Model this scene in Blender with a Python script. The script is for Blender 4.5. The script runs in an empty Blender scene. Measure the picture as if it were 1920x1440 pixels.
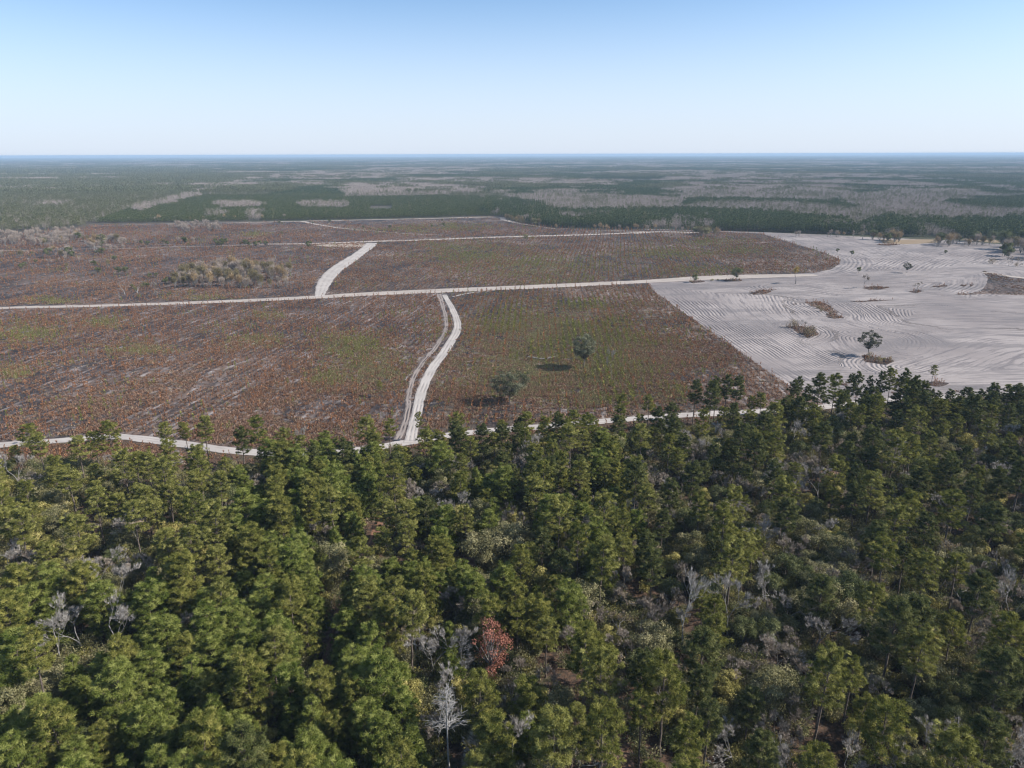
import bpy, math
import numpy as np
from mathutils import Matrix, Vector

SC = bpy.context.scene
COL = SC.collection
RS = np.random.RandomState
R = math.radians

# ------------------------------------------------------------------ camera
H = 120.0
FPX = 1331.0                     # focal length in pixels of the 1920 px photograph
PITCH = R(17.94)
ROLL = R(0.17)
_U0 = np.array([0, math.sin(PITCH), math.cos(PITCH)])
_F = np.array([0, math.cos(PITCH), -math.sin(PITCH)])
_X = np.array([1.0, 0, 0])
CR = math.cos(ROLL) * _X - math.sin(ROLL) * _U0
CU = math.sin(ROLL) * _X + math.cos(ROLL) * _U0
cam_data = bpy.data.cameras.new('camera')
cam_data.sensor_width = 36
cam_data.lens = 36 * FPX / 1920
cam_data.clip_start = 1
cam_data.clip_end = 120000
cam = bpy.data.objects.new('camera', cam_data)
COL.objects.link(cam)
cam.matrix_world = Matrix(((CR[0], CU[0], -_F[0], 0), (CR[1], CU[1], -_F[1], 0), (CR[2], CU[2], -_F[2], H), (0, 0, 0, 1)))
SC.camera = cam

# ------------------------------------------------------------------ sky and sun
SUN_EL, SUN_AZ = R(37), R(96)      # azimuth measured clockwise from the view direction (+Y)
world = bpy.data.worlds.new('World')
SC.world = world
world.use_nodes = True
wn = world.node_tree
wn.nodes.clear()
sky = wn.nodes.new('ShaderNodeTexSky')
sky.sky_type = 'NISHITA'
sky.sun_disc = False
sky.sun_elevation = SUN_EL
sky.sun_rotation = SUN_AZ
sky.altitude = 1500
sky.air_density = 0.7
sky.dust_density = 3.0
sky.ozone_density = 1.0
bg = wn.nodes.new('ShaderNodeBackground')
bg.inputs[1].default_value = 0.15
wo = wn.nodes.new('ShaderNodeOutputWorld')
wtc = wn.nodes.new('ShaderNodeTexCoord')
wsep = wn.nodes.new('ShaderNodeSeparateXYZ')
wn.links.new(wtc.outputs['Generated'], wsep.inputs[0])
wmr = wn.nodes.new('ShaderNodeMapRange')
wmr.interpolation_type = 'SMOOTHSTEP'
wn.links.new(wsep.outputs[2], wmr.inputs[0])
wmr.inputs[1].default_value = 0.0
wmr.inputs[2].default_value = 0.22
wmr.inputs[3].default_value = 0.85
wmr.inputs[4].default_value = 0.0
wmx = wn.nodes.new('ShaderNodeMix')
wmx.data_type = 'RGBA'
wn.links.new(wmr.outputs[0], wmx.inputs[0])
wn.links.new(sky.outputs[0], wmx.inputs[6])
wmx.inputs[7].default_value = (4.25, 4.0, 4.6, 1)      # the low sky is even milky blue in this air
wtint = wn.nodes.new('ShaderNodeMix')
wtint.data_type = 'RGBA'
wtint.blend_type = 'MULTIPLY'
wtint.inputs[0].default_value = 1.0
wn.links.new(wmx.outputs[2], wtint.inputs[6])
wtint.inputs[7].default_value = (0.85, 0.985, 1.0, 1)
wn.links.new(wtint.outputs[2], bg.inputs[0])
wn.links.new(bg.outputs[0], wo.inputs[0])
sl = bpy.data.lights.new('sun', 'SUN')
sl.energy = 4.4
sl.angle = R(0.53)
sl.color = (1.0, 0.95, 0.88)
so = bpy.data.objects.new('sun', sl)
COL.objects.link(so)
_sd = Vector((math.sin(SUN_AZ) * math.cos(SUN_EL), math.cos(SUN_AZ) * math.cos(SUN_EL), math.sin(SUN_EL)))
so.rotation_euler = _sd.to_track_quat('Z', 'Y').to_euler()
so.location = (200, 0, 300)
SC.view_settings.view_transform = 'Standard'
SC.view_settings.look = 'None'
SC.view_settings.exposure = 0.5
SC.view_settings.gamma = 1
SC.view_settings.use_curve_mapping = False
SC.cycles.use_denoising = True
SC.cycles.sample_clamp_indirect = 3.0
SC.cycles.max_bounces = 5
SC.cycles.diffuse_bounces = 3
SC.cycles.transmission_bounces = 3
SC.cycles.volume_bounces = 0
SC.cycles.filter_width = 1.2


# ------------------------------------------------------------------ maths helpers
def ray(px, py):
    a, b = (px - 960) / FPX, (720 - py) / FPX
    return a * CR + b * CU + _F


def gp(px, py, z=0.0):
    """Ground point (or point at height z) seen at a place of the photograph."""
    d = ray(px, py)
    t = (H - z) / -d[2]
    return np.array([d[0] * t, d[1] * t])


def project(x, y, z=0.0):
    x, y = np.asarray(x, float), np.asarray(y, float)
    zz = np.asarray(z, float) - H
    r = x * CR[0] + y * CR[1] + zz * CR[2]
    u = x * CU[0] + y * CU[1] + zz * CU[2]
    f = np.maximum(x * _F[0] + y * _F[1] + zz * _F[2], 1e-3)
    return 960 + FPX * r / f, 720 - FPX * u / f, f


def gpoly(pts):
    return np.array([gp(*p) for p in pts])


def inside(P, x, y):
    res = np.zeros(np.shape(x), bool)
    n = len(P)
    for i in range(n):
        x0, y0 = P[i]
        x1, y1 = P[(i + 1) % n]
        if y0 == y1:
            continue
        c = ((y0 > y) != (y1 > y)) & (x < (x1 - x0) * (y - y0) / (y1 - y0) + x0)
        res ^= c
    return res


def dist_poly(P, x, y, closed=False):
    best = np.full(np.shape(x), 1e9)
    n = len(P)
    for i in range(n if closed else n - 1):
        a, b = P[i], P[(i + 1) % n]
        d = b - a
        L = max(d @ d, 1e-9)
        t = np.clip(((x - a[0]) * d[0] + (y - a[1]) * d[1]) / L, 0, 1)
        best = np.minimum(best, np.hypot(x - a[0] - t * d[0], y - a[1] - t * d[1]))
    return best


_TAB = RS(7).rand(256, 256)


def vnoise(x, y, s, seed=0):
    x = np.asarray(x, float) / s + seed * 17.3
    y = np.asarray(y, float) / s + seed * 9.1
    xi, yi = np.floor(x).astype(int), np.floor(y).astype(int)
    fx, fy = x - xi, y - yi
    fx, fy = fx * fx * (3 - 2 * fx), fy * fy * (3 - 2 * fy)
    g = lambda a, b: _TAB[a & 255, b & 255]
    return (g(xi, yi) * (1 - fx) + g(xi + 1, yi) * fx) * (1 - fy) + (g(xi, yi + 1) * (1 - fx) + g(xi + 1, yi + 1) * fx) * fy


def fnoise(x, y, s, seed=0):
    return (vnoise(x, y, s, seed) * 4 + vnoise(x, y, s / 2.1, seed + 1) * 2 + vnoise(x, y, s / 4.3, seed + 2)) / 7


def smooth(a, b, x):
    t = np.clip((x - a) / (b - a), 0, 1)
    return t * t * (3 - 2 * t)


def catmull(P, step):
    """Smooth curve through the points of P (n,k), about one point every step metres."""
    P = np.asarray(P, float)
    Q = np.vstack([2 * P[0] - P[1], P, 2 * P[-1] - P[-2]])
    out = []
    for i in range(1, len(Q) - 2):
        p0, p1, p2, p3 = Q[i - 1], Q[i], Q[i + 1], Q[i + 2]
        n = max(2, int(np.hypot(*(p2 - p1)[:2]) / step))
        for t in np.arange(n) / n:
            out.append(0.5 * (2 * p1 + (p2 - p0) * t + (2 * p0 - 5 * p1 + 4 * p2 - p3) * t * t + (3 * p1 - p0 - 3 * p2 + p3) * t ** 3))
    out.append(Q[-2])
    return np.array(out)


# ------------------------------------------------------------------ mesh helpers
def raw_mesh(name, V, F, mats=(), mat_idx=None, smooth_=False, attrs=None):
    V = np.ascontiguousarray(V, np.float32)
    F = np.ascontiguousarray(F, np.int32)
    me = bpy.data.meshes.new(name)
    me.vertices.add(len(V))
    me.vertices.foreach_set('co', V.ravel())
    k = F.shape[1]
    me.loops.add(F.size)
    me.loops.foreach_set('vertex_index', F.ravel())
    me.polygons.add(len(F))
    me.polygons.foreach_set('loop_start', np.arange(0, F.size, k, dtype=np.int32))
    try:
        me.polygons.foreach_set('loop_total', np.full(len(F), k, np.int32))
    except Exception:
        pass
    for m in mats:
        me.materials.append(m)
    if mat_idx is not None:
        me.polygons.foreach_set('material_index', np.ascontiguousarray(mat_idx, np.int32))
    me.update(calc_edges=True)
    if smooth_:
        me.polygons.foreach_set('use_smooth', np.ones(len(F), bool))
    for n, a in (attrs or {}).items():
        at = me.attributes.new(n, 'FLOAT', 'POINT')
        at.data.foreach_set('value', np.ascontiguousarray(a, np.float32))
    return me


def link(name, data, parent=None):
    o = bpy.data.objects.new(name, data)
    COL.objects.link(o)
    if parent:
        o.parent = parent
    return o


def props(o, label=None, cat=None, group=None, kind=None):
    for k, v in (('label', label), ('category', cat), ('group', group), ('kind', kind)):
        if v:
            o[k] = v
    return o


class Tubes:
    def __init__(s):
        s.V, s.F, s.T, s.n = [], [], [], 0

    def add(s, P, rad, sides=5, tint=0.5):
        P = np.asarray(P, float)
        n = len(P)
        rad = np.broadcast_to(np.asarray(rad, float), (n,))
        d = np.gradient(P, axis=0)
        d /= np.linalg.norm(d, axis=1)[:, None] + 1e-9
        ref = np.where(np.abs(d[:, 2:3]) > 0.8, np.array([[1.0, 0, 0]]), np.array([[0, 0, 1.0]]))
        u = np.cross(d, ref)
        u /= np.linalg.norm(u, axis=1)[:, None] + 1e-9
        v = np.cross(d, u)
        a = np.arange(sides) * 2 * math.pi / sides
        ring = P[:, None, :] + rad[:, None, None] * (np.cos(a)[None, :, None] * u[:, None, :] + np.sin(a)[None, :, None] * v[:, None, :])
        s.V.append(ring.reshape(-1, 3))
        s.T.append(np.full(n * sides, tint))
        i = np.arange(n - 1)[:, None] * sides
        j = np.arange(sides)[None, :]
        j2 = (j + 1) % sides
        a0, a1, b0, b1 = i + j, i + j2, i + sides + j, i + sides + j2
        s.F.append(s.n + np.stack([a0, a1, b1], -1).reshape(-1, 3))
        s.F.append(s.n + np.stack([a0, b1, b0], -1).reshape(-1, 3))
        s.n += n * sides

    def get(s):
        return np.vstack(s.V), np.vstack(s.F), np.concatenate(s.T)


def unit(rng, n):
    v = rng.normal(size=(n, 3))
    return v / np.linalg.norm(v, axis=1)[:, None]


class Leaves:
    def __init__(s):
        s.V, s.T = [], []

    def add(s, C, D, L, W, rng, tint, face=None, loose=0.55):
        """One triangle per row: base at C across, tip at C + D*L; with face given the leaf lies across that direction."""
        n = len(C)
        if face is not None:
            nf = face + rng.normal(size=(n, 3)) * loose
            nf /= np.linalg.norm(nf, axis=1)[:, None] + 1e-9
            D = D - nf * (D * nf).sum(1)[:, None]
            D = D / (np.linalg.norm(D, axis=1)[:, None] + 1e-9)
            p = np.cross(D, nf)
            L = np.broadcast_to(np.asarray(L, float), (n,))[:, None]
            W = np.broadcast_to(np.asarray(W, float), (n,))[:, None]
            s.V.append(np.stack([C - p * W / 2, C + p * W / 2, C + D * L], 1).reshape(-1, 3))
            s.T.append(np.repeat(np.broadcast_to(np.asarray(tint, float), (n,)), 3))
            return
        D = D / (np.linalg.norm(D, axis=1)[:, None] + 1e-9)
        p = np.cross(D, unit(rng, n))
        p /= np.linalg.norm(p, axis=1)[:, None] + 1e-9
        L = np.broadcast_to(np.asarray(L, float), (n,))[:, None]
        W = np.broadcast_to(np.asarray(W, float), (n,))[:, None]
        s.V.append(np.stack([C - p * W / 2, C + p * W / 2, C + D * L], 1).reshape(-1, 3))
        s.T.append(np.repeat(np.broadcast_to(np.asarray(tint, float), (n,)), 3))

    def get(s):
        V = np.vstack(s.V)
        return V, np.arange(len(V)).reshape(-1, 3), np.concatenate(s.T)


# ------------------------------------------------------------------ materials
def new_mat(name):
    m = bpy.data.materials.new(name)
    m.use_nodes = True
    nt = m.node_tree
    nt.nodes.clear()
    out = nt.nodes.new('ShaderNodeOutputMaterial')
    return m, nt, out


def N(nt, t, **kw):
    n = nt.nodes.new(t)
    for k, v in kw.items():
        setattr(n, k, v)
    return n


def L(nt, a, b):
    nt.links.new(a, b)


def mixc(nt, fac, a, b, mode='MIX'):
    m = N(nt, 'ShaderNodeMix', data_type='RGBA', blend_type=mode)
    for s, v in ((m.inputs[0], fac), (m.inputs[6], a), (m.inputs[7], b)):
        if hasattr(v, 'links'):
            L(nt, v, s)
        elif isinstance(v, (int, float)):
            s.default_value = v
        else:
            s.default_value = (*v, 1)
    return m.outputs[2]


def mth(nt, op, a, b=None, c=None):
    m = N(nt, 'ShaderNodeMath', operation=op)
    for i, v in enumerate((a, b, c)):
        if v is None:
            continue
        if hasattr(v, 'links'):
            L(nt, v, m.inputs[i])
        else:
            m.inputs[i].default_value = v
    return m.outputs[0]


def ramp(nt, x, a, b):
    m = N(nt, 'ShaderNodeMapRange', interpolation_type='SMOOTHSTEP')
    L(nt, x, m.inputs[0])
    m.inputs[1].default_value = a
    m.inputs[2].default_value = b
    return m.outputs[0]


def pos(nt, rot=0.0, scale=(1, 1, 1)):
    g = N(nt, 'ShaderNodeNewGeometry')
    if rot == 0.0 and scale == (1, 1, 1):
        return g.outputs['Position']
    r = N(nt, 'ShaderNodeVectorRotate', rotation_type='Z_AXIS')
    L(nt, g.outputs['Position'], r.inputs['Vector'])
    r.inputs['Angle'].default_value = rot
    m = N(nt, 'ShaderNodeVectorMath', operation='MULTIPLY')
    L(nt, r.outputs[0], m.inputs[0])
    m.inputs[1].default_value = scale
    return m.outputs[0]


def noise(nt, vec, scale, detail=3, rough=0.55, dist=0.0):
    n = N(nt, 'ShaderNodeTexNoise')
    L(nt, vec, n.inputs['Vector'])
    n.inputs['Scale'].default_value = scale
    n.inputs['Detail'].default_value = detail
    n.inputs['Roughness'].default_value = rough
    n.inputs['Distortion'].default_value = dist
    return n.outputs[0]


def attr(nt, name):
    a = N(nt, 'ShaderNodeAttribute', attribute_name=name)
    return a.outputs['Fac']


def surface(nt, out, col, rough=0.95, normal=None):
    b = N(nt, 'ShaderNodeBsdfPrincipled')
    if hasattr(col, 'links'):
        L(nt, col, b.inputs['Base Color'])
    else:
        b.inputs['Base Color'].default_value = (*col, 1)
    b.inputs['Roughness'].default_value = rough
    b.inputs['Specular IOR Level'].default_value = 0.15
    if normal is not None:
        L(nt, normal, b.inputs['Normal'])
    L(nt, b.outputs[0], out.inputs[0])
    return b


def bump(nt, h, dist, strength=1.0):
    b = N(nt, 'ShaderNodeBump')
    L(nt, h, b.inputs['Height'])
    b.inputs['Distance'].default_value = dist
    b.inputs['Strength'].default_value = strength
    return b.outputs[0]


def foliage(name, a, b, c=None, trans=0.25):
    """Leaf material: between colours a and b from tree to tree, tinted from clump to clump."""
    m, nt, out = new_mat(name)
    oi = N(nt, 'ShaderNodeObjectInfo')
    t = attr(nt, 'tint')
    col = mixc(nt, oi.outputs['Random'], a, b)
    col = mixc(nt, ramp(nt, t, 0.45, 1.0), col, c or tuple(x * 1.6 for x in b))
    s = mth(nt, 'MULTIPLY_ADD', t, 0.95, 0.55)
    hv = N(nt, 'ShaderNodeHueSaturation')
    L(nt, col, hv.inputs['Color'])
    L(nt, s, hv.inputs['Value'])
    d = N(nt, 'ShaderNodeBsdfDiffuse')
    L(nt, hv.outputs[0], d.inputs[0])
    tr = N(nt, 'ShaderNodeBsdfTranslucent')
    L(nt, hv.outputs[0], tr.inputs[0])
    mx = N(nt, 'ShaderNodeMixShader')
    mx.inputs[0].default_value = trans
    L(nt, d.outputs[0], mx.inputs[1])
    L(nt, tr.outputs[0], mx.inputs[2])
    L(nt, mx.outputs[0], out.inputs[0])
    return m


def bark(name, a, b, sc=1.5):
    m, nt, out = new_mat(name)
    tc = N(nt, 'ShaderNodeTexCoord')
    n = noise(nt, tc.outputs['Object'], sc, 3)
    surface(nt, out, mixc(nt, ramp(nt, n, 0.35, 0.65), a, b), 0.9)
    return m


M_PINE_OLIVE = foliage('pine_needles_olive', (0.146, 0.153, 0.037), (0.211, 0.208, 0.054), (0.293, 0.276, 0.091))
M_PINE_MID = foliage('pine_needles_green', (0.116, 0.136, 0.031), (0.179, 0.182, 0.044), (0.267, 0.245, 0.071))
M_PINE_DARK = foliage('pine_needles_dark', (0.070, 0.086, 0.029), (0.110, 0.122, 0.041), (0.180, 0.178, 0.070))
M_PINE_YOUNG = foliage('young_pine_needles', (0.116, 0.153, 0.031), (0.176, 0.201, 0.046), (0.258, 0.265, 0.079))
M_OAK_GREY = foliage('oak_leaves_grey', (0.156, 0.156, 0.070), (0.234, 0.216, 0.106), (0.336, 0.300, 0.168))
M_OAK_OLIVE = foliage('oak_leaves_olive', (0.180, 0.180, 0.054), (0.294, 0.258, 0.082), (0.408, 0.348, 0.132))
M_OAK_DARK = foliage('oak_leaves_dark', (0.082, 0.101, 0.041), (0.138, 0.150, 0.062), (0.216, 0.216, 0.102))
M_FIELDOAK = foliage('field_oak_leaves', (0.121, 0.126, 0.074), (0.121, 0.126, 0.074), (0.200, 0.195, 0.126))
M_TWIGPALE = foliage('pale_fine_twigs', (0.312, 0.286, 0.260), (0.416, 0.377, 0.345), (0.520, 0.481, 0.442), 0.1)
M_TWIGTAN = foliage('tan_fine_twigs', (0.286, 0.234, 0.189), (0.403, 0.338, 0.273), (0.494, 0.429, 0.364), 0.1)
M_SANDOAK = foliage('sand_oak_leaves', (0.085, 0.085, 0.055), (0.085, 0.085, 0.055), (0.14, 0.135, 0.095))
M_TAN = foliage('dry_tan_leaves', (0.22, 0.16, 0.09), (0.32, 0.25, 0.15), (0.42, 0.34, 0.22))
M_YELLOW = foliage('yellow_leaves', (0.28, 0.20, 0.05), (0.36, 0.24, 0.05), (0.45, 0.30, 0.08))
M_RUST = foliage('rust_leaves', (0.324, 0.139, 0.097), (0.324, 0.139, 0.097), (0.455, 0.217, 0.154))
M_BARK = bark('pine_bark', (0.11, 0.085, 0.068), (0.21, 0.17, 0.145))
M_OAKBARK = bark('oak_bark', (0.10, 0.09, 0.075), (0.19, 0.17, 0.145))
M_GREYBARK = bark('grey_bark', (0.20, 0.185, 0.17), (0.31, 0.29, 0.27))
M_TWIG = bark('tan_twigs', (0.17, 0.14, 0.115), (0.25, 0.21, 0.18))
M_WHITE = bark('bleached_wood', (0.27, 0.255, 0.24), (0.40, 0.38, 0.36))

# ------------------------------------------------------------------ where things lie (places read off the photograph, laid on the ground)
NEAR_ROAD = [(-260, 842), (-60, 838), (60, 831), (135, 824), (220, 819), (270, 824), (330, 832), (400, 841), (470, 848), (560, 852), (660, 846), (770, 829), (850, 815),
             (940, 806), (1030, 799), (1130, 790), (1280, 779), (1440, 771), (1530, 765), (1640, 752), (1760, 745), (1920, 738), (2150, 730)]
MAIN_ROAD = [(-200, 590), (0, 578), (170, 574), (330, 569), (480, 563), (600, 557), (700, 551), (860, 544), (1000, 538), (1130, 532), (1230, 527), (1330, 521), (1430, 518), (1530, 516)]
WHITE_ROAD = [(770, 830), (772, 816), (780, 781), (791, 734), (809, 694), (837, 655), (857, 618), (855, 596), (844, 572), (833, 553)]
SIDE_TRACK = [(745, 826), (754, 806), (765, 764), (766, 741), (775, 708), (791, 682), (816, 652), (835, 621), (836, 600), (830, 574), (822, 552)]
UPPER_ROAD = [(600, 556), (603, 543), (612, 525), (627, 508), (650, 492), (672, 477), (690, 464), (697, 456)]
BACK_ROAD = [(-200, 472), (0, 470), (110, 468), (240, 466), (330, 463), (420, 461), (500, 458), (590, 457), (700, 453), (800, 450), (900, 446), (1000, 443), (1080, 441), (1160, 438), (1240, 435), (1330, 437)]
EDGE_ROAD = [(168, 424), (300, 420), (430, 418), (560, 415), (700, 412), (800, 410), (928, 407), (945, 412), (968, 418)]
DIAG_TRACK = [(566, 415), (590, 420), (640, 428), (700, 433), (760, 438), (832, 441)]
FIELD_C_EDGE = [(1400, 515), (1480, 514), (1530, 511), (1558, 505), (1574, 495), (1576, 488), (1565, 481), (1530, 469), (1490, 457), (1450, 445), (1430, 438)]
FIELD = [(-420, 900), (-420, 440), (0, 436), (60, 434), (120, 431), (160, 426), (170, 421), (560, 414), (925, 406), (990, 420), (1040, 428), (1273, 432), (1430, 438)][::1] + FIELD_C_EDGE[::-1][1:] + \
        [(1330, 523), (1215, 530), (1222, 543), (1290, 592), (1380, 655), (1440, 697), (1482, 724), (1545, 757), (1545, 790), (1200, 810), (760, 860), (300, 880), (-420, 900)][:-1]
RIGHT_FIELD = [(1842, 508), (1852, 520), (1849, 533), (1846, 540), (1838, 546), (1822, 551), (1900, 553), (2150, 558), (2300, 540), (2150, 530), (1900, 521)]
FOREST_EDGE = [(-320, 925), (0, 900), (110, 898), (200, 915), (300, 922), (400, 920), (470, 900), (530, 880), (640, 872), (725, 876), (760, 880), (830, 878), (900, 868), (1000, 856), (1280, 830), (1400, 822), (1470, 808), (1600, 795), (1750, 785), (1920, 768), (2250, 750)]
FAR_EDGE = [(-700, 445), (-300, 440), (0, 435), (60, 433), (120, 430), (158, 425), (170, 419), (560, 413), (925, 405), (990, 419), (1040, 427), (1273, 431), (1397, 434), (1613, 441), (1763, 446), (1920, 447), (2300, 450)]
ISLANDS = [  # dark left-over patches of scrub in the graded sand
    [(1508, 567), (1535, 565), (1552, 571), (1566, 583), (1572, 586), (1556, 587), (1540, 580), (1520, 574)],
    [(1551, 588), (1570, 588), (1581, 596), (1568, 598), (1552, 595)],
    [(1474, 611), (1500, 612), (1522, 616), (1535, 627), (1517, 635), (1498, 624), (1482, 616)],
    [(1618, 667), (1640, 668), (1665, 673), (1678, 678), (1660, 684), (1630, 680), (1620, 675)],
    [(1735, 718), (1760, 716), (1774, 719), (1755, 725), (1738, 724)],
    [(1404, 549), (1425, 546), (1448, 547), (1430, 552), (1412, 553)],
    [(1420, 544), (1455, 543), (1450, 545), (1425, 546)],
    [(1618, 540), (1640, 536), (1668, 539), (1650, 543), (1628, 543)],
    [(1706, 547), (1718, 543), (1732, 546), (1718, 550)],
    [(1745, 538), (1770, 534), (1776, 537), (1760, 539)],
    [(1800, 535), (1812, 534), (1808, 538)], [(1816, 534), (1826, 532), (1820, 538)],
    [(1788, 551), (1820, 550), (1830, 552), (1800, 553)],
    [(1595, 565), (1640, 563), (1690, 562), (1640, 565), (1610, 567)],
    [(1484, 569), (1494, 570), (1488, 572)],
    [(1290, 527), (1318, 527), (1322, 529), (1300, 531)], [(1352, 525), (1390, 524), (1388, 527), (1360, 528)],
    [(1576, 721), (1588, 718), (1592, 722), (1580, 724)],
    [(1640, 459), (1668, 457), (1690, 459), (1665, 461)],
]
CLEARINGS = [  # (px, py, radius across, depth, colour key)
    (250, 978, 7, 3.5, 'sand'), (165, 985, 5, 2, 'sand'), (1152, 1412, 4, 7, 'clay'), (880, 1055, 5, 3, 'clay'), (1556, 886, 6, 4, 'clay'), (738, 874, 4, 7, 'clay'),
    (628, 1195, 3.5, 7, 'clay'), (890, 1075, 4, 2, 'clay'), (1868, 1214, 5, 2, 'clay'), (318, 870, 6, 2, 'sand'), (735, 897, 3, 2, 'clay')]
TRAIL = [(752, 862), (740, 880), (733, 920), (716, 970), (690, 1025), (660, 1090), (636, 1150), (622, 1210), (604, 1290), (590, 1370)]

g = gp
G_NEAR_ROAD, G_MAIN, G_FIELD, G_FOREST, G_FAR = (gpoly(p) for p in (NEAR_ROAD, MAIN_ROAD, FIELD, FOREST_EDGE, FAR_EDGE))
G_WHITE, G_SIDE, G_UPPER, G_BACK, G_EDGE, G_DIAG, G_TRAIL, G_RIGHT = (gpoly(p) for p in (WHITE_ROAD, SIDE_TRACK, UPPER_ROAD, BACK_ROAD, EDGE_ROAD, DIAG_TRACK, TRAIL, RIGHT_FIELD))
G_ISL = [gpoly(p) for p in ISLANDS]


def heading(px):
    d = ray(px, 289)
    return math.atan2(d[0], d[1])


ROW_A, ROW_B, ROW_C, ROW_D = heading(1200), heading(1010), heading(1150), heading(1250)


# ------------------------------------------------------------------ ground sheets
def ragged(P, step, amp, seed, closed=True):
    Q = np.vstack([P, P[:1]]) if closed else P
    out = []
    for a, b in zip(Q[:-1], Q[1:]):
        n = max(1, int(np.hypot(*(b - a)) / step))
        for t in np.arange(n) / n:
            out.append(a + (b - a) * t)
    out = np.array(out)
    dx = fnoise(out[:, 0], out[:, 1], 9, seed) - 0.5
    dy = fnoise(out[:, 0], out[:, 1], 9, seed + 5) - 0.5
    return out + np.stack([dx, dy], 1) * amp * 2


def sheet(name, P, z, m, kind='structure'):
    me = bpy.data.meshes.new(name)
    me.from_pydata([(x, y, z) for x, y in P], [], [tuple(range(len(P)))])
    if me.polygons[0].normal.z < 0:
        me.flip_normals()
    me.materials.append(m)
    o = link(name, me)
    props(o, kind=kind)
    return o


# wide ground: forest floor that reaches the horizon
m, nt, out = new_mat('forest_ground')
p = pos(nt)
n1 = noise(nt, p, 0.0016, 4)
n2 = noise(nt, p, 0.012, 3)
n3 = noise(nt, p, 0.35, 3)
c = mixc(nt, ramp(nt, n1, 0.42, 0.58), (0.045, 0.060, 0.030), (0.115, 0.098, 0.088))
c = mixc(nt, ramp(nt, n2, 0.40, 0.70), c, (0.070, 0.066, 0.045))
c = mixc(nt, ramp(nt, n3, 0.35, 0.75), c, mixc(nt, 0.5, c, (0.12, 0.085, 0.055)))
surface(nt, out, c, 1.0)
M_FAR = m
S = 40000
sheet('ground', np.array([[-S, -300], [S, -300], [S, S], [-S, S]]), 0, M_FAR)

# floor of the near forest: pine straw, leaf litter, patches of dry grass
m, nt, out = new_mat('pine_straw_floor')
p = pos(nt)
c = mixc(nt, ramp(nt, noise(nt, p, 0.9, 4), 0.35, 0.65), (0.060, 0.045, 0.034), (0.135, 0.082, 0.055))
c = mixc(nt, ramp(nt, noise(nt, p, 0.12, 3), 0.50, 0.68), c, (0.080, 0.078, 0.040))
surface(nt, out, c, 1.0, bump(nt, noise(nt, p, 3.0, 3), 0.2))
sheet('forest_floor', ragged(np.vstack([gpoly([(-420, 900)]), G_NEAR_ROAD, gpoly([(2300, 1000), (2300, 1700), (-420, 1700)])]), 8, 0.8, 3), 0.09, m)


# graded sand with furrows: a phase value per vertex runs on from one furrow to the next
CURVES = [gpoly(q) for q in (
    [(1215, 538), (1290, 592), (1380, 655), (1482, 724), (1560, 775)],
    FIELD_C_EDGE + [(1380, 437)],
    [(1560, 574), (1580, 586), (1600, 603), (1650, 618), (1700, 626), (1728, 638), (1730, 652), (1705, 664), (1665, 655), (1650, 640)],
    [(1474, 608), (1500, 606), (1530, 614), (1545, 628), (1520, 640)],
    [(1508, 563), (1545, 563), (1570, 575), (1590, 590), (1588, 600), (1550, 600)],
    [(1850, 508), (1862, 520), (1855, 540), (1826, 556), (1920, 562), (2150, 566)],
    [(1500, 742), (1580, 722), (1700, 728), (1920, 724), (2150, 716)],
    [(1470, 540), (1600, 556), (1700, 552), (1800, 556)],
    [(1230, 533), (1400, 527), (1560, 522), (1660, 518), (1750, 514), (1840, 508)],
    [(1690, 505), (1720, 490), (1780, 470), (1850, 458)],
    [(1700, 690), (1800, 660), (1870, 640), (1960, 640)],
)]
sx = np.arange(60, 1500, 3.2)
sy = np.arange(300, 1220, 3.2)
GX, GY = np.meshgrid(sx, sy)
ok_px = project(GX, GY)
best = np.full(GX.shape, 1e9)
REACH = [1e9, 1e9, 38, 9, 12, 60, 1e9, 40, 60, 1e9, 36]
for q, rch in zip(CURVES, REACH):
    d_ = dist_poly(catmull(q, 12), GX, GY)
    best = np.where((d_ < rch) & (d_ < best), d_, best)
wob = (fnoise(GX, GY, 60, 11) - 0.5) * 5
wob = wob + (fnoise(GX, GY, 20, 13) - 0.5) * 1.6
PH = (best + wob) / (2.5 + 2.1 * smooth(480, 760, GY))
AMP = smooth(0.30, 0.52, fnoise(GX, GY, 95, 21))
AMP = np.maximum(AMP, 0.95 * smooth(120, 75, dist_poly(CURVES[0], GX, GY)))
AMP *= 0.7 * smooth(0.36, 0.60, fnoise(GX, GY, 42, 25)) + 0.1
AMP = np.maximum(AMP, 0.7 * smooth(150, 100, dist_poly(CURVES[1], GX, GY)))
ny, nx = GX.shape
V = np.stack([GX, GY, np.full(GX.shape, 0.03)], -1).reshape(-1, 3)
ii = (np.arange(ny - 1)[:, None] * nx + np.arange(nx - 1)[None, :]).ravel()
F = np.stack([ii, ii + 1, ii + nx + 1, ii + nx], 1)
keep = (project(GX, GY)[0].reshape(-1)[ii] > 1150) & (project(GX, GY)[0].reshape(-1)[ii] < 2300)
G_SANDTOP = gpoly([(1000, 900), (1000, 434), (1240, 430), (1440, 436), (1560, 441), (1650, 446), (1800, 452), (1920, 462), (2400, 470), (2400, 900)])
keep &= inside(G_SANDTOP, V[ii, 0], V[ii, 1])
F = F[keep]
m, nt, out = new_mat('graded_sand')
p = pos(nt)
ph, am = attr(nt, 'phase'), attr(nt, 'amp')
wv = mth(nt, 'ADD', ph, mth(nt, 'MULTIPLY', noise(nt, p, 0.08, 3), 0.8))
w = mth(nt, 'MULTIPLY_ADD', mth(nt, 'SINE', mth(nt, 'MULTIPLY', wv, 2 * math.pi)), 0.5, 0.5)
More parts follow.
